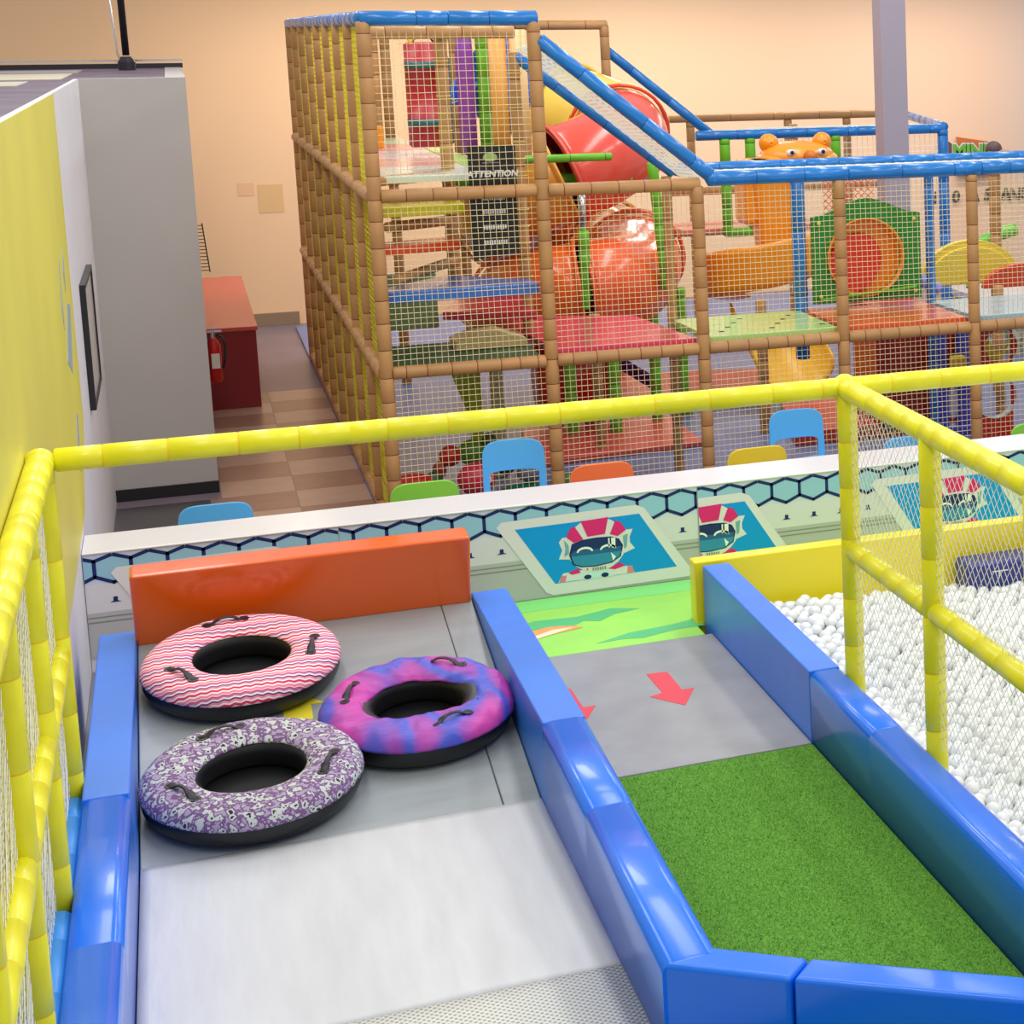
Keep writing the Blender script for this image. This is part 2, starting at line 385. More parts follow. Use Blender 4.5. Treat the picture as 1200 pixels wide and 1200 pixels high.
# wire rack above the cabinet
rk = thing('wire_rack', 'tall narrow dark wire rack on the peach wall above the red cabinet', 'rack', (.2, 22.5, 1.2))
rmb = MB()
for xx in (.15, .24):
    rmb.rings([(xx, 22.4, 1.15), (xx-.04, 22.4, 1.66)], .006, 6)
for k in range(14):
    z = 1.17+k*.036
    rmb.rings([(.15-.003*k, 22.4, z), (.24-.003*k, 22.4, z)], .0045, 5)
rmb.build('wires', M_DARK, rk)
MB().box(.12, .135, 22.38, 22.42, 1.1, 1.7).build('wall_plate', M_DARK, rk)

# ------------------------------------------------------------------ counter half wall with printed mural
def flat(pts, y, mi_mat, parent, name='print', t=.0006):
    return MB().prism([(x, y, z) for x, z in pts], (0, -t, 0)).build(name, mi_mat, parent)
ctr = thing('mural_counter', 'long half wall with white counter top and printed space mural', 'counter', (3.4, 11.8, 0))
MB().box(-.598, 9, 11.60, 11.98, 0, .866).build('wall_core', M_WHITE, ctr)
MB().box(-.598, 9, 11.582, 12.02, .866, .879).build('countertop', M_CTOP, ctr, bevel=.006)
AQ = mat('mural_aqua', (150, 198, 222), .5, .3); AQ2 = mat('mural_pale_aqua', (206, 218, 236), .5, .3)
LG = mat('mural_light_grey', (218, 218, 224), .5, .3); MG = mat('mural_mid_grey', (184, 184, 186), .5, .3); DG = mat('mural_dark_line', (132, 142, 130), .5, .3)
SC = mat('mural_blue', (4, 152, 232), .45, .3); MGN = mat('mural_magenta', (226, 40, 122), .45, .3); VIS = mat('mural_visor', (38, 96, 150), .4, .4)
VIS2 = mat('mural_visor_dark', (22, 44, 104), .4, .4); FRM = mat('mural_frame', (226, 224, 228), .5, .3); SUIT = mat('mural_suit', (198, 232, 232), .5, .3)
def clip(pts, a, b):     # clip a polygon to a <= x <= b
    def half(p, k, sgn):
        out = []
        for i in range(len(p)):
            P, Q = p[i], p[(i+1) % len(p)]
            ip, iq = sgn*(P[0]-k) >= 0, sgn*(Q[0]-k) >= 0
            if ip: out.append(P)
            if ip != iq:
                tt = (k-P[0])/(Q[0]-P[0]); out.append((k, P[1]+tt*(Q[1]-P[1])))
        return out
    p = half(list(pts), a, 1)
    return half(p, b, -1) if p else p
def panel(x0, x1, hexoff, screens):
    p = MB().box(x0+.002, x1-.002, 11.593, 11.5995, .3, .865).build('mural_panel', LG, ctr)
    L = [0]
    def pr(pts, m, lay):
        q = clip(pts, x0+.003, x1-.003)
        if len(q) < 3: return
        area2 = abs(sum(q[i][0]*q[(i+1) % len(q)][1]-q[(i+1) % len(q)][0]*q[i][1] for i in range(len(q))))
        if area2 < 1e-6: return
        if sum(q[i][0]*q[(i+1) % len(q)][1]-q[(i+1) % len(q)][0]*q[i][1] for i in range(len(q))) < 0: q = q[::-1]
        L[0] += 1
        flat(q, 11.593-.0009*lay, m, p, t=.0006)
    def rect(a, b, z0, z1, m, lay): pr([(a, z0), (b, z0), (b, z1), (a, z1)], m, lay)
    rect(x0, x1, .545, .865, AQ2, 0)
    rect(x0, x1, .545, .70, LG, 1); rect(x0, x1, .50, .545, MG, 1); rect(x0, x1, .515, .522, DG, 2); rect(x0, x1, .3, .50, MG, 1); rect(x0, x1, .488, .496, DG, 2)
    k = math.floor((x0-hexoff)/.175)-1
    w = .0095
    def seg(P, Q, lay):
        dx, dz = Q[0]-P[0], Q[1]-P[1]; l = math.hypot(dx, dz); nx, nz = -dz/l*w, dx/l*w; ex, ez = dx/l*w*.5, dz/l*w*.5
        pr([(P[0]+nx-ex, P[1]+nz-ez), (P[0]-nx-ex, P[1]-nz-ez), (Q[0]-nx+ex, Q[1]-nz+ez), (Q[0]+nx+ex, Q[1]+nz+ez)], m=M_NAVY, lay=lay)
    while hexoff+k*.175 < x1+.1:
        a = hexoff+k*.175
        pr([(a, .742), (a+.0875, .703), (a+.175, .742), (a+.175, .828), (a+.0875, .864), (a, .828)], AQ, 2)
        seg((a, .745), (a, .828), 3); seg((a, .828), (a+.082, .856), 3); seg((a+.093, .856), (a+.175, .828), 3); seg((a, .743), (a+.0875, .704), 3); seg((a+.0875, .704), (a+.175, .743), 3)
        if k % 1 == 0:
            pr([(a+.06, .595), (a+.115, .595), (a+.098, .603), (a+.098, .625), (a+.077, .625), (a+.077, .603)], M_NAVY, 3)
        k += 1
    for (s, hx) in screens:    # s = x offset of the tablet outline, hx = x centre of the helmet
        o = lambda pts, d=s: [(x+d, z) for x, z in pts]
        h = lambda pts, d=hx-2.06: [(x+d, z) for x, z in pts]
        pr(o([(1.50, .755), (1.53, .785), (2.30, .80), (2.35, .775), (2.625, .345), (2.61, .318), (1.80, .31), (1.76, .33)]), FRM, 5)
        pr(o([(1.602, .733), (2.318, .743), (2.528, .388), (1.812, .378)]), SC, 6)
        pr(h([(1.83, .382), (1.86, .435), (1.96, .44), (2.14, .44), (2.25, .43), (2.275, .386)]), FRM, 7)
        pr(h([(1.955, .382), (1.98, .42), (2.12, .42), (2.15, .382)]), SUIT, 8)
        pr(h([(1.835, .384), (1.85, .42), (1.88, .42), (1.87, .384)]), mat('mural_salmon', (232, 130, 140), .5), 8)
        pr(h([(2.23, .387), (2.235, .43), (2.262, .43), (2.27, .387)]), mat('mural_salmon', (232, 130, 140), .5), 8)
        pr(h([(1.89, .435), (1.95, .455), (1.96, .425), (1.91, .42)]), MGN, 8)
        pr(h([(2.12, .43), (2.19, .46), (2.22, .435), (2.16, .42)]), MGN, 8)
        for cxx in (2.0, 2.1):
            pts = [(cxx+.022*math.cos(q*PI/6), .395+.014*math.sin(q*PI/6)) for q in range(12)]; pr(h(pts), M_NAVY, 9)
        ear = [(1.935, .655), (1.865, .65), (1.845, .625), (1.862, .575), (1.84, .523), (1.90, .515), (1.93, .50)]
        pr(h(ear), FRM, 7); pr(h([(1.875, .637), (1.90, .60), (1.90, .55), (1.872, .535), (1.88, .58)]), mat('mural_teal', (120, 170, 180), .5), 9)
        ear = [(2.19, .655), (2.275, .655), (2.255, .61), (2.255, .575), (2.283, .535), (2.21, .51), (2.18, .55)]
        pr(h(ear), FRM, 7); pr(h([(2.245, .63), (2.235, .55), (2.22, .54), (2.215, .62)]), mat('mural_teal', (120, 170, 180), .5), 9)
        hel = [(2.06+.175*math.cos(q*PI/12), .585+(.165 if q <= 12 else .165)*math.sin(q*PI/12)) for q in range(24)]
        pr(h(hel), FRM, 8)
        vis = [(1.925, .60), (1.98, .617), (2.06, .622), (2.14, .618), (2.185, .60), (2.205, .56), (2.19, .50), (2.14, .47), (2.05, .46), (1.97, .465), (1.925, .485), (1.908, .54)]
        big = [(2.055+(x-2.055)*1.06, .54+(z-.54)*1.09) for x, z in vis]
        pr(h(big), M_NAVY, 9); pr(h(vis), VIS2, 10)
        pr(h([(x, min(z, .56)) for x, z in vis]), VIS, 11)
        pr(h([(1.912, .53), (2.203, .53)]+[(x, z) for x, z in vis[6:11]][:5]), mat('mural_visor_low', (46, 140, 184), .4), 12)
        for ex in (1.99, 2.125):
            arc = [(ex+.048*math.cos(PI*q/8), .552+.030*math.sin(PI*q/8)) for q in range(9)]
            arc += [(ex+.038*math.cos(PI*(8-q)/8), .550+.018*math.sin(PI*(8-q)/8)) for q in range(9)]
            pr(h(arc), mat('mural_white', (240, 244, 244), .4), 14)
        pr(h([(2.145, .618), (2.17, .616), (2.168, .55), (2.146, .56)]), mat('mural_white', (240, 244, 244), .4), 14)
        pr(h([(2.128, .618), (2.136, .618), (2.136, .56), (2.128, .56)]), mat('mural_white', (240, 244, 244), .4), 14)
        pr(h([(2.14, .53), (2.168, .50), (2.15, .475)]), mat('mural_white', (240, 244, 244), .4), 14)
        pr(h([(1.888, .652), (1.912, .70), (1.938, .712), (1.985, .628), (1.93, .612)]), MGN, 10)
        pr(h([(1.975, .738), (2.135, .745), (2.112, .645), (2.01, .64)]), MGN, 10)
        pr(h([(2.175, .722), (2.21, .70), (2.235, .655), (2.185, .622), (2.14, .64)]), MGN, 10)
        for g in range(6): pr(h([(2.03+g*.014, .43), (2.038+g*.014, .43), (2.038+g*.014, .448), (2.03+g*.014, .448)]), DG, 11)
        pr(h([(1.995, .437), (2.005, .437), (2.005, .447), (1.995, .447)]), MGN, 11)
    return p
panel(-.598, .66, -.37+.0, [(-1.97, .10)])
panel(.66, 2.67, .735, [(0, 2.06)])
panel(2.67, 5.15, 3.13-.175*3, [(.64, 2.74), (2.27, 4.33)])
panel(5.15, 8.9, 5.2, [(4.3, 6.4)])

# ------------------------------------------------------------------ lanes
struct(MB().box(-.598, 8.9, 3.2, 11.59, 0, .22).build('platform_base', mat('platform_grey', (120, 120, 125), .6)))
# landing, sloping up to the orange block
sl = (.66-.30)/(10.43-8.45)
def slab(x0, x1, y0, y1, z0, z1, t): # sloped slab between (y0,z0) and (y1,z1)
    return MB().hexa([(x0, y0, z0-t), (x1, y0, z0-t), (x1, y1, z1-t), (x0, y1, z1-t), (x0, y0, z0), (x1, y0, z0), (x1, y1, z1), (x0, y1, z1)])
lz = lambda y: .30+sl*(y-8.45)
land = tag(slab(-.336, 1.055, 8.455, 10.60, lz(8.455), lz(10.6), .07).build('landing_mat', M_GREYV, bevel=.006), 'large grey vinyl landing mat sloping up under the three inner tubes', 'mat')
tag(slab(1.058, 1.212, 8.455, 10.60, lz(8.455), lz(10.6), .07).build('edge_mat', M_GREYV, bevel=.006), 'narrow grey vinyl strip mat beside the blue divider at the landing', 'mat')
ya = [(.21, 9.54), (.27, 9.68), (.38, 9.73), (.43, 9.56), (.37, 9.58), (.34, 9.44), (.22, 9.44), (.25, 9.54)]
pts = [(.315+dx, 9.60+dy) for dx, dy in ((-.12, -.0), (0, .13), (.12, 0), (.06, 0), (.06, -.14), (-.06, -.14), (-.06, 0))]
mb = MB(); mb.prism([(x, y, lz(y)+.0012) for x, y in pts], (0, 0, .0008)); mb.build('arrow', mat('yellow_print', (232, 216, 50), .5), land, label='yellow arrow')
tag(MB().grid(lambda u, v: (-.334+1.546*u, 6.76+1.69*v, .292+.008*v + .004*math.sin(v*9+u*6)*math.sin(u*7)*(1 if 0 < u < 1 and 0 < v < 1 else 0)), 40, 40).build('slide_sheet', pattern_slide(), smooth=True, solid=.012), 'white wrinkled slide sheet between the blue side pads', 'slide sheet')
tag(MB().grid(lambda u, v: (-.334+1.552*u, 4.0+2.755*v, .292-.30*max(0, .45-v)), 4, 24).build('mesh_mat', pattern_mesh(), smooth=True, solid=.012), 'pale woven mesh mat at the near end of the white slide', 'mat')
# right-hand lane
gm = tag(MB().box(1.402, 2.458, 8.56, 10.45, .24, .298).build('climbing_mat', M_GREYM, bevel=.006), 'grey mat with two red arrows between the green floor print and turf', 'mat')
MR = mat('red_print', (222, 58, 78), .5)
A0 = [(-.09, .33), (.015, .33), (.015, .02), (.075, .02), (-.02, -.22), (-.14, .0), (-.075, .02)]
for (ax, ay) in ((2.07, 9.58), (1.575, 9.55)):
    q = [(ax-.09, ay+.34), (ax+.015, ay+.33), (ax+.02, ay+.01), (ax+.08, ay+.01), (ax-.02, ay-.23), (ax-.15, ay-.02), (ax-.08, ay+.01)]
    MB().prism([(x, y, .2985) for x, y in q], (0, 0, .0012)).build('arrow', MR, gm, label='red arrow pointing towards the turf')
gp = tag(MB().prism([(1.402, 10.455, .22), (2.418, 10.455, .22), (2.418, 10.785, .22), (8.8, 10.785, .22), (8.8, 11.59, .22), (1.402, 11.59, .22)], (0, 0, .077)).build('floor_print', mat('lime_print', (160, 228, 98), .5, .3, var=.06, vscale=1.5), bevel=.003), 'lime green printed floor panel at the foot of the mural', 'floor panel')
G2 = mat('green_print', (84, 190, 120), .5)
def fp(pts, m, nm='print', z=.2975): return MB().prism([(x, y, z) for x, y in pts], (0, 0, .001)).build(nm, m, gp)
fp([(1.402, 11.35), (2.9, 11.35), (2.9, 11.585), (1.402, 11.585)], mat('mint_print', (128, 222, 120), .5))
fp([(1.45, 11.05), (1.62, 11.15), (1.85, 11.12), (2.05, 11.2), (2.2, 11.12), (2.05, 11.08), (1.95, 10.98), (1.87, 11.03), (1.78, 10.94), (1.7, 11.0), (1.5, 10.97)], G2, z=.298)
fp([(1.85, 10.57), (2.05, 10.68), (2.3, 10.72), (2.458, 10.78), (2.458, 10.62), (2.3, 10.62), (2.1, 10.55), (2.0, 10.58)], G2)
fp([(1.45, 10.88), (1.52, 10.95), (1.68, 11.0), (1.80, 10.96), (1.84, 10.9), (1.7, 10.86), (1.55, 10.8), (1.45, 10.78)], mat('orange_print', (232, 160, 90), .5), z=.2985)
fp([(1.55, 10.84), (1.68, 10.93), (1.80, 10.93), (1.70, 10.87), (1.58, 10.80)], mat('cream_print', (240, 222, 190), .5), z=.2995)
turf = tag(MB().box(1.402, 2.458, 5.0, 8.555, .24, .292).build('turf_lane', pattern_turf()), 'green artificial turf lane between the blue pads', 'turf')
tb = MB()
for k in range(26000):
    x, y = random.uniform(1.41, 2.45), random.uniform(5.5, 8.54); a = random.uniform(0, 2*PI); h = random.uniform(.007, .014); w = .0022
    lx, ly = random.uniform(-.006, .006), random.uniform(-.006, .006)
    tb.v += [(x-w*math.cos(a), y-w*math.sin(a), .291), (x+w*math.cos(a), y+w*math.sin(a), .291), (x+lx, y+ly, .291+h)]
    n = 3*k; tb.f.append((n, n+1, n+2)); tb.m.append(random.choice((0, 0, 1, 2)))
tb.build('turf_blades', [mat('blade_a', (132, 190, 76), .7), mat('blade_b', (100, 158, 58), .7), mat('blade_c', (168, 214, 106), .7)], turf, kind='stuff')

# side pads
def pad_box(name, x0, x1, y0, y1, z0, z1, m, lab, bev=.008):
    return tag(MB().box(x0, x1, y0, y1, z0, z1).build(name, m, bevel=bev), lab, 'pad', 'blue vinyl side pads along the lanes')
def pad_round(name, x0, x1, y0, y1, z0, z1, m, lab, group=None, seams=(), drop=0):
    r = (x1-x0)*.24
    prof = [(x0, z0), (x0, z1-r-.03), (x0, z1-r)]+[(x0+r-r*math.cos(q*PI/10), z1-r+r*math.sin(q*PI/10)) for q in range(1, 6)]
    prof += [(x1-r+r*math.sin(q*PI/10), z1-r+r*math.cos(q*PI/10)) for q in range(0, 6)]+[(x1, z1-r-.03), (x1, z0)]
    ys = [y0, y0+.008]
    sc = [.985, 1.0]
    for s in sorted(seams): ys += [s-.008, s, s+.008]; sc += [1, .988, 1]
    ys += [y1-.008, y1]; sc += [1, .985]
    mb = MB(); n = len(prof); cxm, czm = (x0+x1)/2, (z0+z1)/2
    for y, k in zip(ys, sc):
        for (x, z) in prof: mb.v.append((cxm+(x-cxm)*k, y, z0+(z-z0)*k*(1-drop*(y1-y)/(y1-y0)/(z1-z0))))
    for i in range(len(ys)-1):
        for k in range(n-1):
            mb.f.append((i*n+k, (i+1)*n+k, (i+1)*n+k+1, i*n+k+1)); mb.m.append(0)
        mb.f.append((i*n+n-1, (i+1)*n+n-1, (i+1)*n, i*n)); mb.m.append(0)
    for i_, fl_ in ((0, 1), (len(ys)-1, -1)):
        c0 = len(mb.v); mb.v += [mb.v[i_*n+k] for k in range(n)]
        mb.f.append(tuple(range(c0, c0+n))[::fl_]); mb.m.append(0)
    return tag(mb.build(name, m, smooth=True), lab, 'pad', 'blue vinyl side pads along the lanes')
pad_box('side_pad', 1.215, 1.395, 8.32, 10.52, .23, .69, M_VBLUE, 'matt blue divider pad between the landing and the arrow mat')
pad_round('side_pad', 1.21, 1.40, 6.05, 8.31, .18, .70, M_VBLUEG, 'glossy blue divider pad between the white slide and turf', seams=(7.35,), drop=.085)
pad_box('side_pad', -.505, -.34, 8.29, 10.62, .2, .69, M_VBLUE, 'matt blue side pad left of the landing by the wall')
pad_round('side_pad', -.505, -.338, 4.2, 8.28, .18, .69, M_VBLUEG, 'glossy blue side pad left of the white slide', seams=(6.9,))
pad_box('side_pad', 2.46, 2.61, 8.58, 10.63, .23, .64, M_VBLUE, 'matt blue side pad between the arrow mat and ball pit')
pad_round('side_pad', 2.46, 2.62, 4.9, 8.57, .2, .64, M_VBLUEG, 'glossy blue side pad between the turf and the ball pit net', seams=(7.7,))
# angled pad closing the turf lane
def angled(name, P, Q, th, z0, z1, lab, m=M_VBLUEG):
    P, Q = Vector(P), Vector(Q); d = (Q-P).normalized(); nrm = Vector((-d.y, d.x))
    a, b_ = P, Q; c_, e_ = Q+nrm*th, P+nrm*th
    return tag(MB().hexa([(a.x, a.y, z0), (b_.x, b_.y, z0), (c_.x, c_.y, z0), (e_.x, e_.y, z0), (a.x, a.y, z1), (b_.x, b_.y, z1), (c_.x, c_.y, z1), (e_.x, e_.y, z1)]).build(name, m, bevel=.02, seg=4), lab, 'pad', 'angled blue pads closing the turf')
angled('corner_pad', (1.212, 6.06), (1.555, 5.765), .15, .10, .61, 'short angled blue pad at the near end of the divider')
angled('corner_pad', (1.562, 5.76), (2.75, 4.83), .15, .10, .61, 'long angled blue pad closing the near end of the turf')
tag(MB().hexa([(1.222, 3.6, .0), (3.2, 3.2, .0), (3.2, 4.45, .0), (1.222, 6.0, .0), (1.222, 3.6, .22), (3.2, 3.2, .22), (3.2, 4.45, .235), (1.222, 6.0, .26)]).build('floor_pad', M_VBLUEG, bevel=.02), 'blue floor pad in front of the angled blue pads', 'pad')
# orange stop block
tag(MB().hexa([(-.345, 10.44, .655), (1.205, 10.44, .655), (1.205, 10.62, .64), (-.345, 10.62, .64), (-.345, 10.30, 1.045), (1.205, 10.30, 1.045), (1.205, 10.48, 1.06), (-.345, 10.48, 1.06)]).build('stop_block', M_ORANGE, bevel=.018, seg=4), 'long glossy orange stop block behind the inner tubes', 'pad')

# ------------------------------------------------------------------ inner tubes
def tube_ring(x, y, R, r_in, cover, lab, rot, handles, lump=.0, seedv=1):
    random.seed(seedv)
    t = thing('inner_tube', lab, 'inner tube', (x, y, lz(y)+.004), 'inner tubes on the landing')
    rc = (R+r_in)/2; rw = (R-r_in)/2; H = .086
    ph = [random.uniform(0, 6.28) for _ in range(6)]
    sg = lambda c, e: math.copysign(abs(c)**e, c)
    def wob(a): return 1+lump*.75*max(0, 1.1+math.sin(3*a+ph[0])+.7*math.sin(5*a+ph[1])+.6*math.sin(8*a+ph[2])+.4*math.sin(13*a+ph[3]))
    def P(u, v, cov):
        a = 2*PI*u; rr, hh, k = rw, H, 1
        q = v*2*PI
        if cov:                    # fabric over the top half, from the outer rim to the inner rim
            q = math.radians(10)+v*math.radians(134); rr, hh, k = rw*1.035, H*1.06, wob(a)
            if v < .1: k *= 1+.01*math.sin(a*47)
            if v > .9: k *= 1-.015*math.sin(a*37)
        c_, s_ = sg(math.cos(q), .72), sg(math.sin(q), .85)
        ra = rc+rr*c_*(k if c_ > 0 else 1)
        if cov and c_ < 0: ra -= lump*.9*abs(c_)*(math.sin(a*2+ph[4])+.5*math.sin(a*3+ph[5]))
        z = H+hh*s_+(lump*(.10*math.sin(9*a+ph[5])*math.sin(v*7)+.07*math.sin(23*a+6*v+ph[1])*math.sin(PI*v)+.09*math.sin(15*a-9*v+ph[2])*math.sin(PI*v)+.08) if cov else 0)
        return (x+ra*math.cos(a), y+ra*math.sin(a), lz(y)+.004+z)
    MB().grid(lambda u, v: P(u, v, False), 64, 26, closeu=True, closev=True).build('rubber_ring', M_BLACK, t, smooth=True)
    MB().grid(lambda u, v: P(u, v, True), 160, 22, closeu=True).build('cover', cover, t, smooth=True, solid=.004)
    MB().rings([(x, y, lz(y)+.02), (x, y, lz(y)+.03)], [rc+.02, rc], 40).build('base', M_BLACK, t)
    for ang in handles:
        a = math.radians(ang); hx, hy = x+rc*math.cos(a), y+rc*math.sin(a); z = lz(y)+2*H+.016
        dx_, dy_ = -math.sin(a), math.cos(a)
        cs = [(hx+dx_*s_*.062, hy+dy_*s_*.062, z+(.022*(1-s_*s_) if abs(s_) < .8 else -.002)) for s_ in (-1.5, -1, -.75, -.4, 0, .4, .75, 1, 1.5)]
        MB().rings(cs, [(.003, .017)]*3+[(.005, .010)]*3+[(.003, .017)]*3, 8).build('handle', M_DARK, t, smooth=True)
        for e_ in (-1, 1):
            ex_, ey_ = hx+dx_*e_*.082, hy+dy_*e_*.082
            MB().rings([(ex_, ey_, z-.008), (ex_, ey_, z-.001)], .024, 8).build('handle_patch', M_BLACK, t)
    t.rotation_euler = (math.atan(sl), 0, 0)
    return t
tube_ring(.105, 9.90, .425, .195, pattern_zigzag(), 'inner tube with pink and red zigzag cover against the orange block', 0, (215, 350, 100), .006, 2)
tube_ring(.10, 8.85, .43, .195, pattern_floral(), 'inner tube with grey and purple floral cover nearest the white slide', 0, (212, 340, 110), .012, 3)
tube_ring(.805, 9.22, .41, .185, pattern_galaxy(), 'inner tube with wrinkled purple and blue cover beside the divider pad', 0, (160, 60, 292), .045, 5)
random.seed(11)

# ------------------------------------------------------------------ ball pit
pw = thing('pit_wall', 'yellow padded wall at the back of the ball pit', 'pad', (5.6, 10.75, .22))
MB().box(2.42, 8.8, 10.66, 10.78, .22, .655).build('back_board', M_VYEL, pw, bevel=.01)
bl0 = None
R = .037
balls = []
sp = .071
j = 0; y = 5.0
while y < 10.6:
    x = 2.66+(.5*sp if j % 2 else 0)
    while x < 6.2:
        balls.append((x+random.uniform(-.012, .012), y+random.uniform(-.012, .012), .325+.03*math.sin(x*3.1)*math.cos(y*2.3)+random.uniform(-.014, .014)+(.06*max(0, 1-abs(y-10.4)/.5)*max(0, 1-abs(x-3.2)/.9))))
        x += sp
    y += sp*.87; j += 1
def vis(b):   # nearest to the photographer
    return math.hypot(b[0], b[1])
inview = [b for b in balls if b[0] < 6.2 and b[0] > .475*b[1]*.48 and b[0]/b[1] < .455]
inview.sort(key=vis)
near = set(inview[:300])
proto = MB().sphere((0, 0, 0), R, 14, 8).build('pit_ball', M_BALL, smooth=True)
base_me = proto.data; proto.location = (0, 0, 0)
for v in base_me.vertices: v.co.z -= R
tag(proto, 'white plastic ball in the near part of the ball pit', 'ball', 'white balls in the near part of the ball pit')
first = True
for b_ in inview[:300]:
    o = proto if first else proto.copy()
    if not first: scn.collection.objects.link(o)
    first = False; o.location = b_
stf = MB()
tmp = MB().sphere((0, 0, 0), R, 9, 6)
for b_ in balls:
    if b_ in near: continue
    n = len(stf.v); stf.v += [(a[0]+b_[0], a[1]+b_[1], a[2]+b_[2]) for a in tmp.v]
    stf.f += [tuple(i+n for i in f_) for f_ in tmp.f]; stf.m += tmp.m
tag(stf.build('ball_pit_balls', M_BALL, smooth=True), 'mass of white balls filling the far part of the ball pit', 'balls', kind='stuff')
tag(MB().box(2.63, 8.8, 4.2, 10.65, .225, .30).build('pit_floor', mat('pit_floor_white', (225, 228, 228), .6)), 'white floor pad under the balls of the pit', 'pad')
# navy cushion with white marks at the pit's back edge
cu = thing('navy_bolster', 'navy blue padded bolster with white marks in the ball pit', 'bolster', (4.4, 10.5, .3))
MB().box(3.95, 5.2, 10.38, 10.62, .30, .50).build('cushion', mat('navy_vinyl', (38, 44, 120), .3, .5, bump=.2, bscale=8), cu, bevel=.03)
for k in range(3): MB().box(4.1+.2*k, 4.2+.2*k, 10.376, 10.3785, .44, .447).box(4.1+.2*k+.04, 4.107+.2*k+.04, 10.376, 10.3785, .40, .44).build('white_mark', M_CTOP, cu)

# ------------------------------------------------------------------ yellow net frame around the lanes
yf = thing('yellow_net_frame', 'bright yellow foam padded net frame around the slide lanes', 'frame', (1, 7, 0))
RY = .046
for X in (-.548, 2.66):
    yp = [8.5, 7.4, 6.3, 5.2] if X < 0 else [8.5, 7.4, 6.3]
    for Y in yp: pole('post', (X, Y, .22 if X > 0 else .60), (X, Y, 1.96), RY, YE, yf, .26)
    for a, b_ in zip(yp, yp[1:]+[yp[-1]-1.1]):
        pole('top_rail', (X, a+.02, 1.98), (X, b_+.02, 1.98), RY*1.08, YE, yf, .24)
        pole('middle_rail', (X, a-.04, 1.225), (X, b_+.04, 1.225), RY*.98, YE, yf, .24)
        nb = MB()
        net_diamond(nb, (X+(.0 if X > 0 else -.004), b_, .64 if X > 0 else .6), (0, a-b_, 0), (0, 0, 1.34), .042, .0017)
        nb.build('net', M_NETW if X < 0 else M_NETW, yf, kind='stuff')
        lb = MB()
        for k in range(26 if X > 0 else 0):
            z = .7+k*.05
            lb.rings([(X+.9*RY*math.cos(q*PI/4)*1.1, a+1.1*RY*math.sin(q*PI/4)-.0, z+.02*math.sin(q*PI/4)) for q in range(-2, 2)], .0025, 4, cap=False)
        if lb.v: lb.build('lashing', M_NETY, yf, kind='stuff')
for x0, x1 in ((-.50, .55), (.55, 1.6), (1.6, 2.64), (2.70, 3.8), (3.8, 4.9)):
    pole('top_rail', (x0, 8.52, 1.985), (x1+.01, 8.52, 1.985), RY*1.02, YE, yf, .25)
MB().sphere((-.548, 8.5, 1.985), .056).sphere((2.66, 8.52, 1.99), .058).build('corner_cap', M_YEL, yf, smooth=True)
for a, b_ in ((8.44, 7.42), (7.32, 6.32), (6.22, 5.3)):
    pole('bottom_sleeve', (-.548, a, .60), (-.548, b_, .60), .058, LB, yf, .42, label='light blue foam sleeve on the bottom rail')

# ------------------------------------------------------------------ chairs behind the counter
def chair(name, label, x, y, rz, colr, top=.82, proto_=None):
    w, dmat = .205, mat('chair_%d_%d_%d' % colr, colr, .35, .45)
    t = thing(name, label, 'chair', (0, 0, 0), 'children\'s chairs along the counter')
    # backrest: rounded frame with opening under the top band
    def outline(k, n=20):
        pts = []
        for q in range(n+1):
            a = PI*q/n
            cxq, szq = math.cos(a), math.sin(a)
            px = w*k*math.copysign(abs(cxq)**.45, cxq); pz = .15*szq**.6 if szq > 0 else 0
            pts.append((px, pz))
        return pts
    H0 = top-.15
    out = [(w*1.02, .40)]+[(p[0], H0+p[1]) for p in outline(1)]+[(-w*1.02, .40)]
    inn = [(w*.78, .40)]+[(p[0]*.80, H0-.10+.25*p[1]) for p in outline(1)]+[(-w*.78, .40)]
    mb = MB(); n = len(out)
    yo = lambda x, z: .10+.05*(z-.4)-.9*x*x
    for P_ in (out, inn):
        for x_, z_ in P_: mb.v.append((x_, yo(x_, z_)-.010, z_))
        for x_, z_ in P_: mb.v.append((x_, yo(x_, z_)+.010, z_))
    O0, O1, I0, I1 = 0, n, 2*n, 3*n
    for k in range(n-1):
        mb.f += [(O0+k, O0+k+1, I0+k+1, I0+k), (O1+k, I1+k, I1+k+1, O1+k+1), (O0+k, O1+k, O1+k+1, O0+k+1), (I0+k, I0+k+1, I1+k+1, I1+k)]; mb.m += [0]*4
    mb.f += [(O0, I0, I1, O1), (n-1, O1+n-1, I1+n-1, I0+n-1)]; mb.m += [0, 0]
    mb.build('backrest', dmat, t, bevel=.004)
    MB().grid(lambda u, v: ((u-.5)*.40*(1-.12*v*v), -.29+.40*(1-v)-.0, .44+.02*(2*u-1)**2-.03*(v > .9)), 10, 10).build('seat', dmat, t, smooth=True, solid=.02)
    for sx_, sy_ in ((-1, 1), (1, 1), (-1, -1), (1, -1)):
        MB().rings([(sx_*.16, -.08+sy_*.13, .43), (sx_*.20, -.08+sy_*.19, 0)], [.018, .012], 8).build('leg', dmat, t, smooth=True)
    t.location = (x, y, 0); t.rotation_euler = (0, 0, rz)
    return t
Bc, Gc, Oc, Yc = (88, 178, 240), (136, 208, 70), (255, 122, 66), (238, 208, 52)
chair('chair', 'light blue chair back at the left end of the counter', .06, 12.86, PI, Bc)
chair('chair', 'lime green chair back left of the tall blue chair', 1.24, 12.86, PI, Gc)
chair('chair', 'light blue chair with open back between green and orange chairs', 1.92, 13.70, -.06, Bc)
chair('chair', 'orange chair back showing over the counter', 2.33, 12.86, PI, Oc)
chair('chair', 'yellow chair back showing over the counter', 3.36, 12.86, PI, Yc)
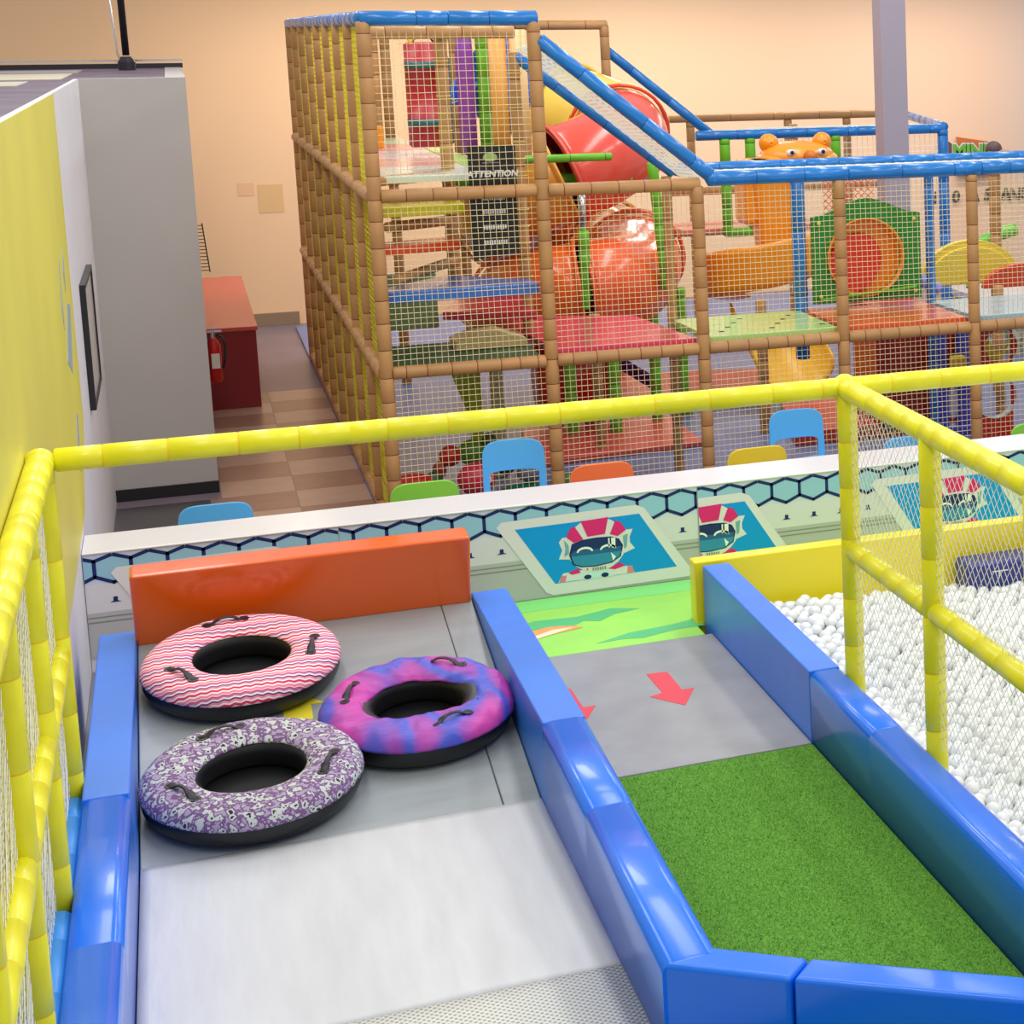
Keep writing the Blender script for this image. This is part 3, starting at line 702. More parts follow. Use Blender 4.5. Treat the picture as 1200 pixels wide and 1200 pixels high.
chair('chair', 'light blue chair with open back behind the yellow chair', 3.95, 13.80, 0, Bc)
chair('chair', 'light blue chair back seen through the yellow frame net', 4.40, 12.70, PI, Bc)
chair('chair', 'lime green chair back at the right end of the counter', 5.36, 12.72, PI, Gc)

# ------------------------------------------------------------------ big play structure
ps = thing('play_structure', 'tall bamboo style foam padded play structure with nets and decks', 'play structure', (3.8, 18, 0))
RB = .047
X = [1.21, 2.33, 3.44, 4.53, 5.62, 6.72, 7.8]
YR = [14.5, 15.6, 16.7, 17.8, 18.9, 20.0, 21.1, 22.2, 23.3]
# front posts and beams
for i, x in enumerate(X): pole('post', (x, 14.5, 0), (x, 14.5, 3.68 if i < 2 else 2.46), RB, BR, ps, .17)
for a, b_ in zip(X, X[1:]): pole('beam', (a+.04, 14.5, 1.235), (b_-.04, 14.5, 1.235), RB, BR, ps, .15)
pole('beam', (X[0]+.04, 14.5, 2.48), (X[1]-.04, 14.5, 2.48), RB, BR, ps, .2); pole('beam', (X[1]+.04, 14.5, 2.475), (X[2]+.02, 14.5, 2.475), RB, BR, ps, .17)
for a, b_ in ((1.19, 1.76), (1.76, 2.36)): pole('top_rail', (a, 14.5, 3.70), (b_, 14.5, 3.70), .052, BL, ps, .45, label='blue foam rail')
pole('slope_rail', (2.36, 14.5, 3.55), (3.56, 14.5, 2.52), .052, BL, ps, .5, label='blue foam rail')
pole('slope_rail', (2.36, 15.6, 3.42), (3.52, 15.6, 2.48), .042, BL, ps, .5, label='blue foam rail')
for y_, r_ in ((14.5, .056), (15.6, .05)):
    for a, b_ in ((3.52, 4.6), (4.6, 5.7), (5.7, 6.8), (6.8, 7.9)): pole('top_rail', (a, y_, 2.51), (b_, y_, 2.51), r_, BL, ps, .45, label='blue foam rail')
MB().sphere((3.56, 14.5, 2.515), .062).build('corner_cap', M_BLUE, ps, smooth=True)
# the net over the slope and over the low part
nb = MB(); net_diamond(nb, (2.36, 14.5, 3.53), (0, 1.1, -.05), (1.2, 0, -1.03), .06, .004)
nb.build('net', M_NETW, ps, kind='stuff')
nb = MB(); net_diamond(nb, (3.56, 14.5, 2.5), (4.2, 0, 0), (0, 1.1, 0), .06, .003); nb.build('net', M_NETW, ps, kind='stuff')
# left side face
for y_ in YR[1:]: pole('post', (1.21, y_, 0), (1.21, y_, 3.68), RB, BR, ps, .19)
for a, b_ in zip(YR, YR[1:]):
    for z in (1.235, 2.48): pole('beam', (1.19, a+.03, z), (1.19, b_-.03, z), RB, BR, ps, .3)
    pole('beam', (1.21, a+.03, .06), (1.21, b_-.03, .06), RB*.9, BR, ps, .3)
    pole('top_rail', (1.21, a, 3.70), (1.21, b_, 3.70), .052, BL, ps, .4, label='blue foam rail')
    nb = MB()
    for z0_, z1_ in ((.1, 1.2), (1.27, 2.44), (2.52, 3.66)): net_square(nb, (1.215, a+.05, z0_), (0, 1.0, 0), (0, 0, z1_-z0_), .04, .0045)
    nb.build('net', M_NETY, ps, kind='stuff', label='yellow net')
# front nets
def fnet(x0, x1, z0_, z1_, y_=14.5, m=M_NETC, cell=.042, w=.0023):
    nb = MB(); net_square(nb, (x0+.04, y_, z0_), (x1-x0-.08, 0, 0), (0, 0, z1_-z0_), cell, w); return nb.build('net', m, ps, kind='stuff')
for i in range(6):
    fnet(X[i], X[i+1], .05, 1.20); fnet(X[i], X[i+1], 1.28, 2.44)
fnet(X[0], X[1], 2.52, 3.62, 14.52, cell=.048)
# inner posts
MBR = BR
pole('inner_post', (1.83, 15.6, 1.6), (1.83, 15.6, 3.66), RB, BR, ps, .25)
pole('inner_post', (2.35, 15.6, 1.25), (2.35, 15.6, 3.45), RB*.9, BR, ps, .25)
pole('inner_beam', (1.25, 15.5, 3.60), (2.35, 15.5, 3.60), RB, BR, ps, .25)
pole('inner_beam', (1.28, 15.0, 2.55), (1.83, 15.4, 2.55), RB*.8, BR, ps, .2)
pole('inner_beam', (1.30, 14.75, 2.24), (1.80, 15.5, 2.2), RB*.8, BR, ps, .2)
pole('inner_beam', (1.34, 14.75, 1.86), (1.84, 15.5, 1.90), RB*.8, BR, ps, .2)
lb = MB()
for (px_, z0_, z1_) in ((1.83, 1.7, 3.55), (2.35, 1.6, 3.4)):
    z = z0_
    while z < z1_:
        lb.rings([(px_+.050*math.cos(q*PI/4), 15.6+.050*math.sin(q*PI/4), z) for q in range(9)], .004, 4, cap=False); z += .13
lb.build('lashing', M_LASH, ps, kind='stuff')
for y_ in (15.6,):
    for x in (X[2], X[4]+.02): pole('inner_post', (x+.02, y_, .0), (x+.02, y_, 2.46), RB*.85, BL if x > 5 else BR, ps, .25)
pole('inner_post', (4.52, 15.6, .9), (4.52, 15.6, 2.46), .058, BL, ps, .6)
for x, yy in ((3.05, 16.7), (4.53, 16.9), (6.72, 16.7)): pole('inner_post', (x, yy, 0), (x, yy, 1.24), RB, BR, ps, .2)
pole('inner_post', (2.97, 16.6, 1.3), (2.97, 16.6, 1.75), RB*.7, GR, ps, .2)
# decks, level one
def deck(pts, z, t_, colr, name='deck_panel', lab=None, rough=.18):
    return MB().prism([(x, y, z-t_) for x, y in pts], (0, 0, t_)).build(name, mat('deck_%d_%d_%d' % colr, colr, rough, .5, bump=.06, bscale=4), ps, bevel=.008, label=lab)
deck([(2.37, 14.54), (3.40, 14.54), (3.24, 15.95), (1.98, 16.7), (1.98, 15.7), (2.3, 15.5)], 1.31, .05, (214, 62, 100), lab='pink deck panel')
deck([(3.50, 14.56), (4.50, 14.56), (4.50, 15.6), (3.46, 15.6)], 1.31, .05, (176, 220, 132), lab='pale green deck panel')
deck([(4.58, 14.56), (5.58, 14.56), (5.58, 15.6), (4.54, 15.6)], 1.31, .05, (222, 96, 50), lab='orange deck panel')
deck([(5.66, 14.56), (7.8, 14.56), (7.8, 15.6), (5.64, 15.6)], 1.31, .05, (158, 196, 216), lab='pale blue deck panel')
deck([(1.27, 14.56), (2.28, 14.56), (2.28, 15.6), (1.27, 15.6)], 1.26, .05, (56, 92, 58), lab='dark green deck panel', rough=.5)
for k in range(9):
    MB().box(3.62+.1*k, 3.66+.1*k, 14.75+.2*(k % 4), 14.77+.2*(k % 4), 1.311, 1.315).build('deck_slot', M_DARK, ps)
deck([(1.27, 14.62), (2.29, 14.62), (2.29, 14.9), (1.75, 15.5), (1.27, 14.9)], 1.79, .08, (60, 116, 200), 'step', 'blue step pad')
deck([(1.27, 14.7), (1.8, 14.9), (1.8, 15.3), (1.27, 15.1)], 2.10, .06, (226, 78, 36), 'step', 'orange step pad')
deck([(1.27, 14.65), (1.83, 14.75), (1.83, 15.3), (1.27, 15.1)], 2.385, .07, (216, 206, 28), 'step', 'yellow step pad')
deck([(1.72, 15.55), (2.36, 15.2), (2.4, 16.3), (1.95, 16.5)], 1.50, .06, (206, 50, 84), 'step', 'pink step pad')
# decks, level two (seen edge-on near eye height)
top_c = [(224, 236, 226), (236, 178, 174), (226, 218, 232), (238, 150, 146), (206, 226, 190)]
for k in range(5):
    deck([(1.27, 15.0+1.1*k), (1.98, 15.0+1.1*k), (1.98, 16.05+1.1*k), (1.27, 16.05+1.1*k)], 2.58+.0*k, .05, top_c[k], lab='pastel deck panel')
deck([(1.98, 15.7), (2.15, 15.7), (2.15, 18.5), (1.98, 18.5)], 2.585, .05, (176, 226, 110), lab='lime deck edge')
# back posts and rails of the tall part
for x, y_ in ((1.95, 21.1), (2.6, 21.1), (3.95, 20.3)): pole('post', (x, y_, 0), (x, y_, 3.66), RB, BR, ps, .22)
pole('top_rail', (2.55, 20.3, 3.66), (3.98, 20.3, 3.66), RB, BR, ps, .35)
pole('slope_rail', (4.0, 20.6, 3.42), (5.05, 20.6, 2.52), .05, BL, ps, .5, label='blue foam rail')
for x in (1.5, 1.75): pole('post', (x, 20.0, 2.5), (x, 20.0, 3.66), RB*.9, BR, ps, .25)
# green uprights and beams
pole('green_beam', (2.1, 17.6, 2.35), (3.6, 17.6, 2.30), RB*1.1, GR, ps, .3)
pole('green_beam', (2.1, 16.4, 2.58), (3.2, 16.4, 2.58), RB*.7, GR, ps, .3)
pole('green_upright', (3.05, 17.0, 1.33), (3.05, 17.0, 1.92), RB, GR, ps, .2)
MB().rings([(3.05, 17.0, 1.92), (3.05, 17.0, 2.3)], .035, 12).build('steel_tube', M_CHROME, ps, smooth=True)
pole('green_upright', (3.80, 17.3, 1.33), (3.72, 17.3, 2.46), RB, GR, ps, .2)
for x, y_ in ((2.96, 17.5), (3.31, 17.35), (3.76, 17.75), (4.08, 18.05)):
    pole('green_leg', (x, y_, .06), (x, y_, 1.24), RB*1.15, GR, ps, .22)
    MB().rings([(x, y_, 0), (x, y_, .025), (x, y_, .07)], [.085, .08, .05], 12).build('leg_foot', mat('foot_green', (60, 90, 40), .6), ps)
# padded floor inside, with red mats
struct(MB().box(1.17, 8.2, 14.4, 26.0, .0, .03).build('floor', mat('blue_grey_mat', (112, 126, 172), .4, .35, var=.05, vscale=1.2)))
tag(MB().prism([(2.9, 18.6, .031), (4.9, 18.25, .031), (5.4, 19.6, .031), (3.4, 20.2, .031)], (0, 0, .10)).build('red_mat', mat('red_mat_vinyl', (196, 54, 50), .35), bevel=.01), 'flat red mat under the pink deck', 'mat', 'red mats inside the play structure')
tag(MB().prism([(2.4, 16.4, .031), (3.9, 16.6, .031), (3.9, 18.0, .031), (2.6, 18.0, .031)], (0, 0, .05)).build('red_mat', mat('red_mat_vinyl2', (214, 84, 84), .35), bevel=.01), 'pinkish red mat between the green legs', 'mat', 'red mats inside the play structure')
tag(MB().prism([(4.6, 16.2, .031), (6.1, 16.2, .031), (6.1, 17.6, .031), (4.9, 17.7, .031)], (0, 0, .12)).build('red_mat', mat('red_mat_vinyl', (196, 54, 50), .35), bevel=.01), 'red mat under the orange deck', 'mat', 'red mats inside the play structure')
# red net box and round holed panels in the lowest level
def holed(name, x0, x1, z0_, z1_, y_, holes, colr, lab, cat='play panel', th=.03, arch=0):
    """upright board with round openings"""
    import bmesh
    t = thing(name, lab, cat, ((x0+x1)/2, y_, z0_))
    m_ = mat('board_%d_%d_%d' % colr, colr, .3, .45)
    n = 28
    for (cx_, cz_, r_) in holes[:1]:
        mb = MB(); out = []
        for k in range(n):
            a = 2*PI*k/n+PI/4; c_, s_ = math.cos(a), math.sin(a)
            s1 = 1e9
            for d_, lim in ((c_, (x1-cx_) if c_ > 0 else (x0-cx_)), (s_, (z1_-cz_) if s_ > 0 else (z0_-cz_))):
                if abs(d_) > 1e-6: s1 = min(s1, lim/d_)
            ox, oz = cx_+c_*s1, cz_+s_*s1
            if arch and abs(oz-z1_) < 1e-4: oz += arch*(1+math.cos(2*PI*(ox-(x0+x1)/2)/(x1-x0)))*.5
            out.append((ox, oz))
        # make sure that corners are kept
        for cxn, czn in ((x0, z0_), (x1, z0_), (x0, z1_), (x1, z1_)):
            k = min(range(n), key=lambda i: (out[i][0]-cxn)**2+(out[i][1]-czn)**2); out[k] = (cxn, czn)
        for yy in (y_-th/2, y_+th/2):
            for p in out: mb.v.append((p[0], yy, p[1]))
            for k in range(n):
                a = 2*PI*k/n+PI/4; mb.v.append((cx_+r_*math.cos(a), yy, cz_+r_*math.sin(a)))
        for k in range(n):
            k2 = (k+1) % n
            mb.f += [(k, k2, n+k2, n+k), (2*n+k, 3*n+k, 3*n+k2, 2*n+k2), (k, 2*n+k, 2*n+k2, k2), (n+k, n+k2, 3*n+k2, 3*n+k)]; mb.m += [0]*4
        mb.build('board', m_, t)
    return t
g = holed('crawl_panel', 4.60, 5.54, 1.36, 2.08, 15.52, [(5.05, 1.73, .31)], (36, 132, 44), 'green board with a round orange tunnel mouth', arch=.14)
MB().grid(lambda u, v: (5.05+(.325-.045*v)*math.cos(2*PI*u), 15.46+.28*v, 1.73+(.325-.045*v)*math.sin(2*PI*u)), 40, 4, closeu=True).build('tunnel_rim', mat('orange_plastic', (240, 146, 24), .3, .5), g, smooth=True, solid=.01)
MB().rings([(5.05, 15.62, 1.73), (5.05, 15.64, 1.73)], .315, 36, up=Vector((0, 0, 1))).build('tunnel_back', mat('orange_plastic', (240, 146, 24), .3, .5), g)
MB().rings([(4.98, 15.56, 1.67), (4.98, 15.60, 1.67)], [(.26, .215), (.27, .225)], 36, up=Vector((.55, 0, .83))).build('red_lens', mat('red_plastic', (216, 50, 24), .3, .5), g)
for x, z in ((4.66, 2.03), (5.48, 2.03), (4.66, 1.42), (5.48, 1.42)): MB().sphere((x, 15.49, z), .018, 8, 6).build('bolt_cap', mat('yellow_cap', (220, 214, 90), .4), g, smooth=True)
pole('bottom_bar', (4.66, 15.46, 1.40), (5.48, 15.46, 1.46), .012, GR, g, .9)
rd = tag(MB().box(5.36, 5.86, 16.2, 16.9, .06, 1.2).build('red_box', mat('red_soft_vinyl', (170, 34, 34), .4), bevel=.02), 'red upholstered block behind the net under the orange deck', 'block')
r1 = holed('red_board', 6.00, 6.30, .66, 1.18, 15.4, [(6.20, 0.90, .15)], (214, 44, 34), 'red play board with round openings and yellow scoop seat', th=.05)
r1b = holed('red_board', 6.00, 6.30, .04, .66, 15.4, [(6.14, 0.47, .19)], (206, 40, 34), 'lower red play board with white edged round opening', th=.05)
MB().grid(lambda u, v: (6.11+.21*(u-.5)+.03, 15.36-.10*v, 0.78+.09*v+.12*(2*u-1)**2), 12, 6).build('scoop_seat', mat('yellow_seat', (240, 204, 30), .35), r1, smooth=True, solid=.02)
MB().grid(lambda u, v: (6.14+.19*math.cos(2*PI*u), 15.36+.08*v, 0.47+.19*math.sin(2*PI*u)), 32, 3, closeu=True).build('white_rim', M_CTOP, r1b, smooth=True, solid=.012)
r2 = thing('blue_play_column', 'pair of blue posts with red arc and yellow block beside the red boards', 'play panel', (5.6, 15.9, .03))
MB().box(5.81, 5.93, 15.95, 16.05, .03, 1.19).build('blue_post', mat('play_blue', (70, 84, 196), .35), r2, bevel=.02)
MB().box(6.02, 6.13, 15.95, 16.05, .03, 1.19).build('blue_post', mat('play_blue', (70, 84, 196), .35), r2, bevel=.02)
MB().prism([(5.84, 16.08, 0.50), (5.86, 16.08, 0.30), (6.22, 16.08, 0.30), (6.22, 16.08, 1.00), (6.08, 16.08, 1.19), (5.84, 16.08, 1.19)], (0, .04, 0)).build('red_arc', mat('red_plastic', (216, 50, 24), .3, .5), r2, bevel=.01)
MB().box(5.93, 6.06, 15.86, 15.94, 0.61, 0.76).build('yellow_block', mat('yellow_seat', (240, 204, 30), .35), r2, bevel=.015)
MB().sphere((5.98, 16.0, 0.32), (.055, .03, .15), 16, 10).build('white_oval', M_CTOP, r2, smooth=True)
MB().box(5.76, 6.13, 15.9, 16.1, .03, .12).build('base', mat('play_blue', (70, 84, 196), .35), r2, bevel=.02)

# ------------------------------------------------------------------ spiral tube slide
ts = thing('tube_slide', 'winding enclosed tube slide in blue, yellow, red and orange sections', 'slide', (3.2, 18.2, 0))
def catmull(P, n):
    P = [Vector(p) for p in P]; out = []
    for i in range(len(P)-1):
        p0, p1, p2, p3 = P[max(i-1, 0)], P[i], P[i+1], P[min(i+2, len(P)-1)]
        for k in range(n):
            t_ = k/n; out.append(.5*((2*p1)+(p2-p0)*t_+(2*p0-5*p1+4*p2-p3)*t_*t_+(3*p1-p0-3*p2+p3)*t_**3))
    out.append(P[-1]); return out
def tube_section(P, r, colr, parent, name='tube_section', lab=None, flange=True):
    cs = catmull(P, 8); rs = [r]*len(cs)
    if flange: rs = [r*1.10, r*1.10]+rs[2:-2]+[r*1.10, r*1.10]; cs = [cs[0], cs[0].lerp(cs[1], .35), cs[0].lerp(cs[1], .4)]+cs[2:-1]+[cs[-1]] if False else cs
    o = MB().rings(cs, rs, 30, cap=False, up=Vector((0, 0, 1))).build(name, mat('slide_%d_%d_%d' % colr, colr, .22, .5, coat=.3), parent, smooth=True, solid=.015, label=lab)
    if flange:
        for q, q2 in ((0, 1), (-1, -2)):
            d = (cs[q2]-cs[q]).normalized()*.035
            MB().rings([cs[q], cs[q]+d], r*1.13, 30, cap=False, up=Vector((0, 0, 1))).build('flange', mat('slide_%d_%d_%d' % colr, colr, .22, .5, coat=.3), parent, smooth=True, solid=.02)
    return o
PATH = [(2.68, 20.0, 3.29), (3.02, 20.0, 3.04), (3.37, 19.5, 2.86), (3.63, 19.0, 2.75), (3.69, 18.4, 2.6), (3.37, 17.9, 2.46), (2.96, 17.7, 2.33), (2.68, 18.1, 2.15), (2.71, 18.9, 1.86), (3.05, 19.4, 1.66), (3.53, 19.4, 1.56), (3.79, 18.7, 1.49), (3.58, 17.9, 1.38), (3.22, 17.4, 1.37), (2.87, 17.5, 1.32), (2.68, 18.2, 1.18)]
full = catmull(PATH, 8)
for nm_, a_, b_, colr in (('blue', 0, 2.1, (40, 100, 196)), ('yellow', 2.1, 3.6, (250, 214, 90)), ('red', 3.6, 5.9, (226, 78, 60)), ('amber', 5.9, 8, (230, 156, 46)), ('dark orange', 8, 10.4, (228, 100, 30)), ('pale orange', 10.4, 11.1, (244, 168, 78)), ('orange red', 11.1, 13.4, (240, 94, 42)), ('bright orange', 13.4, 15, (242, 104, 34))):
    cs = full[int(round(a_*8)):int(round(b_*8))+1]
    pm = mat('slide_%s' % nm_.replace(' ', '_'), colr, .22, .5, coat=.3)
    MB().rings(cs, .42, 32, cap=False, up=Vector((0, 0, 1))).build('tube_section', pm, ts, smooth=True, solid=.015, label=nm_+' tube section')
    for q, q2 in ((0, 1), (-1, -2)):
        d = (cs[q2]-cs[q]).normalized()*.03
        MB().rings([cs[q], cs[q]+d], .465, 32, cap=False, up=Vector((0, 0, 1))).build('flange', pm, ts, smooth=True, solid=.03, label=nm_+' flange')

# ------------------------------------------------------------------ bear slide
OR = mat('orange_slide_plastic', (240, 152, 26), .28, .5, coat=.2); ORD = mat('orange_dark', (206, 112, 20), .4)
bs = thing('bear_slide', 'orange spiral slide topped by a bear head with ears', 'slide', (5.4, 18.9, 0))
hx, hy, hz = 5.47, 18.85, 2.37
MB().sphere((hx, hy, hz), (.37, .32, .15), 28, 16).sphere((hx-.2, hy, hz-.06), (.22, .28, .13), 20, 12).sphere((hx+.2, hy, hz-.06), (.22, .28, .13), 20, 12).build('head', OR, bs, smooth=True)
for s_ in (-1, 1):
    ex, ez = hx+s_*.27, hz+.13
    MB().grid(lambda u, v: (ex+.085*math.cos(2*PI*u)*(1-.9*v if v > .3 else 1-.05*v), hy-.06+(.10 if v < .3 else .05)*(1-v), ez+.085*math.sin(2*PI*u)*(1-.9*v if v > .3 else 1-.05*v)), 24, 8, closeu=True).build('ear', OR, bs, smooth=True, solid=.02)
for s_, exx in ((-1, -.14), (1, .17)):
    MB().sphere((hx+exx, hy-.29, hz+.05), (.05, .03, .033), 14, 8).build('eye', M_CTOP, bs, smooth=True)
    MB().sphere((hx+exx+.005, hy-.318, hz+.052), (.02, .01, .02), 10, 6).build('pupil', M_BLACK, bs, smooth=True)
MB().rings([(hx+.04, hy-.28, hz+.0), (hx+.04, hy-.38, hz+.01), (hx+.04, hy-.43, hz+.015)], [.07, .06, .035], 16).build('nose', ORD, bs, smooth=True)
MB().box(4.86, 5.18, 18.5, 19.0, 1.72, 2.36).build('entry_box', OR, bs, bevel=.07, seg=5)
for k in range(4): MB().box(4.93+.06*k, 4.955+.06*k, 18.485, 18.5, 1.78, 1.80).build('vent_slot', ORD, bs)
MB().hexa([(5.0, 18.45, 1.45), (5.30, 18.45, 1.45), (5.30, 18.8, 1.45), (5.0, 18.8, 1.45), (4.90, 18.4, 2.36), (5.32, 18.4, 2.36), (5.32, 18.9, 2.36), (4.90, 18.9, 2.36)]).build('core_column', OR, bs, bevel=.08, seg=5)
def trough(u, v):       # outer wall and bed of the helical chute
    a = math.radians(-75-165*u)
    if v > .45: w_ = (v-.45)/.55; rr, zz = .50, .42*w_
    else: rr, zz = .18+.32*(v/.45), .05*(1-math.sin(PI*v/.9))
    return (4.98+rr*1.12*math.cos(a), 18.38+rr*math.sin(a), 1.24-.24*u+zz)
MB().grid(trough, 40, 16).build('spiral_trough', OR, bs, smooth=True, solid=.025)
MB().grid(lambda u, v: trough(-.35*u, v) if False else (4.98+.56*math.cos(math.radians(-75+70*u)), 18.38+.5*math.sin(math.radians(-75+70*u)), 1.24+.08*u+.42*v), 16, 6).build('trough_wall', OR, bs, smooth=True, solid=.025)
MB().box(5.12, 5.145, 17.82, 17.84, 1.18, 1.36).box(5.17, 5.195, 17.82, 17.84, 1.18, 1.36).build('white_clip', M_CTOP, bs)
def exit_(u, v):
    a = PI*(v-.5)*1.1
    return (4.98+.36*math.sin(a)+.06*u, 18.35-.75*u, .86-.48*u-.26*math.cos(a)+.12)
MB().grid(exit_, 12, 12).build('slide_exit', mat('yellow_slide_plastic', (244, 190, 40), .28, .5), bs, smooth=True, solid=.02)

# ------------------------------------------------------------------ far play frame
fp_ = thing('far_play_frame', 'low far play frame with blue top rails and green posts', 'play structure', (6.2, 20.6, 0))
for a, b_ in ((4.85, 5.7), (5.7, 6.6), (6.6, 7.6)):
    pole('top_rail', (a, 20.4, 2.51), (b_, 20.4, 2.51), .052, BL, fp_, .5)
for a, b_ in ((5.3, 6.7), (6.7, 8.2)): pole('back_rail', (a, 23.6, 2.55), (b_, 23.6, 2.55), .05, BR, fp_, .5)
pole('back_rail', (8.2, 23.6, 2.55), (7.6, 20.4, 2.53), .05, BL, fp_, .5)
pole('post', (7.58, 20.4, 0), (7.58, 20.4, 2.5), .06, BL, fp_, .5)
for x, y_ in ((5.15, 20.4), (5.42, 20.4)): pole('green_post', (x, y_, 1.45), (x, y_, 2.47), .055, GR, fp_, .2)
pole('green_post', (6.35, 20.4, 1.45), (6.35, 20.4, 2.47), .055, GR, fp_, .2)
pole('green_beam', (5.12, 20.4, 1.48), (5.46, 20.4, 1.48), .05, GR, fp_, .2)
for x, y_ in ((5.55, 23.6), (6.5, 22.5), (6.75, 23.6), (7.5, 23.6)): pole('post', (x, y_, 0), (x, y_, 2.5), .05, BR, fp_, .2)
for z in (1.4, 1.85): pole('beam', (4.7, 21.4, z), (7.5, 21.4, z), .045, BR, fp_, .25)
MB().box(4.7, 6.2, 20.5, 21.4, 1.46, 1.52).build('deck_panel', mat('salmon_deck', (226, 132, 112), .4), fp_, bevel=.01)
nb = MB(); net_square(nb, (5.7, 20.4, .8), (1.85, 0, 0), (0, 0, 1.65), .06, .0035); net_diamond(nb, (5.6, 20.4, 2.53), (2.0, 0, 0), (0, 1.0, 0), .09, .003)
nb.build('net', M_NETW, fp_, kind='stuff')
nb = MB(); net_diamond(nb, (5.95, 19.6, 1.62), (.55, 0, 0), (0, 0, .62), .05, .006); nb.build('red_net', mat('red_net', (220, 90, 50), .6), fp_, kind='stuff', label='red diamond net')

# ------------------------------------------------------------------ things hanging and standing on the upper deck
pb = thing('punching_bag', 'red and teal cylindrical punching bag hanging on the upper deck', 'punching bag', (1.93, 17.6, 2.7))
RED, TEAL = mat('bag_red', (178, 34, 52), .4), mat('bag_teal', (44, 104, 110), .4)
MB().rings([(1.93, 17.6, z) for z in (2.64, 2.66, 2.82, 2.82, 2.88, 2.88, 3.30, 3.30, 3.36, 3.36, 3.50, 3.52)], [.14, .16, .16, .162, .162, .16, .16, .162, .162, .16, .16, .13], 24, [0, 0, 0, 1, 0, 0, 0, 1, 0, 0, 0]).build('bag', [RED, TEAL], pb, smooth=True)
MB().box(2.02, 2.12, 17.5, 17.7, 2.66, 3.4).build('side_strap', TEAL, pb, bevel=.02)
for s_ in (-.08, .08): MB().rings([(1.93+s_, 17.6, 3.52), (1.93, 17.6, 3.66)], .008, 6).build('strap', M_DARK, pb)
for nm_, lab, x, z0_, z1_, colr in (('fabric_flap', 'small yellow fabric flap left of the punching bag straps', 1.80, 3.50, 3.66, (240, 200, 60)), ('fabric_flap', 'lime green fabric flap right of the punching bag straps', 2.06, 3.46, 3.68, (150, 214, 50))):
    tag(MB().prism([(x-.06, 17.3, z1_), (x+.06, 17.3, z1_), (x+.05, 17.3, (z0_+z1_)/2), (x, 17.3, z0_), (x-.05, 17.3, (z0_+z1_)/2)], (0, .03, 0)).build(nm_, mat('flap_%d' % colr[0], colr, .5), bevel=.01), lab, 'flap')
ro = thing('purple_roller', 'tall thin purple padded roller standing beside the green post', 'roller', (2.20, 17.2, 2.55))
MB().rings([(2.20, 17.2, z) for z in (2.58, 2.62, 3.0, 3.4, 3.56, 3.62)], [.03, .07, .07, .075, .06, .02], 18).build('roller_pad', mat('purple_vinyl', (138, 62, 160), .35, bump=.2, bscale=20), ro, smooth=True)
pole('green_pole', (2.34, 17.2, 2.5), (2.34, 17.2, 3.66), .05, GR, ps, .3)
for x in (2.42, 2.58):
    tag(MB().rings([(x, 16.9, 2.5), (x, 16.9, 3.62)], .07, 18).build('orange_column', mat('ochre_pad_%d' % int(x*10), (226, 160, 70) if x < 2.5 else (236, 190, 130), .4, bump=.1), smooth=True), 'padded ochre column behind the black sign' if x < 2.5 else 'padded pale orange column right of the ochre one', 'column')
for x, colr, lab in ((1.50, (200, 40, 40), 'small red foam block on the upper deck'), (1.585, (244, 168, 40), 'small orange foam block beside the red one')):
    tag(MB().box(x, x+.075, 18.6, 18.72, 2.585, 2.78).build('foam_block', mat('foam_%d' % colr[1], colr, .5), bevel=.01), lab, 'block')
# black rule signs
sg = thing('rules_sign', 'black rules sign headed ATTENTION tied behind the front net', 'sign', (2.02, 14.62, 1.95))
MB().box(1.85, 2.175, 14.60, 14.615, 2.52, 2.80).build('sign_board', mat('sign_black', (18, 18, 20), .4), sg)
MB().prism([(1.845, 14.60, 1.99), (2.165, 14.60, 2.03), (2.165, 14.60, 2.44), (1.845, 14.60, 2.44)], (0, .015, 0)).build('sign_board', mat('sign_black', (18, 18, 20), .4), sg)
WT = mat('sign_white', (226, 226, 224), .5)
text_mb('ATTENTION', .062, (2.01, 14.596, 2.60), (1, 0, 0), (0, 0, 1), .003, .15, .002).build('lettering', WT, sg)
MB().sphere((2.0, 14.596, 2.72), (.05, .003, .032), 12, 6).build('emblem', mat('emblem_green', (150, 180, 110), .5), sg)
MB().box(1.945, 2.06, 14.594, 14.597, 2.677, 2.684).build('emblem', mat('emblem_violet', (150, 110, 150), .5), sg)
for z in (2.43, 2.33, 2.22, 2.11):
    lm = MB()
    for k in range(10):
        xx = 1.93+.016*k
        lm.box(xx, xx+.010, 14.594, 14.597, z-.016+random.uniform(-.003, .003), z+.016 if z < 2.4 else z+.006)
    lm.build('illegible_line', WT, sg)

# ------------------------------------------------------------------ toys at the foot of the front net
FZ = .03
fi = thing('fish_toy', 'crimson round fish toy with a big white eye behind the front net', 'toy', (1.80, 14.75, FZ))
MB().sphere((1.80, 14.8, .35), (.135, .12, .125), 20, 12).build('body', mat('crimson_vinyl', (196, 34, 78), .4), fi, smooth=True)
MB().sphere((1.86, 14.69, .36), (.034, .012, .034), 14, 8).build('eye', M_CTOP, fi, smooth=True); MB().sphere((1.86, 14.68, .36), (.018, .008, .018), 10, 6).build('pupil', M_BLACK, fi, smooth=True)
MB().rings([(1.80, 14.8, FZ), (1.80, 14.8, .25)], .04, 12).build('stem', M_DARK, fi)
def toy(name, lab, x, y_, parts):
    t = thing(name, lab, 'toy', (x, y_, FZ), 'soft toys at the foot of the front net')
    for nm_, dx, dz, r_, colr in parts:
        MB().sphere((x+dx, y_, FZ+dz), r_, 16, 10).build(nm_, mat('toy_%d_%d_%d' % colr, colr, .4), t, smooth=True)
    MB().rings([(x, y_, FZ), (x, y_, FZ+.2)], .03, 10).build('stem', M_DARK, t)
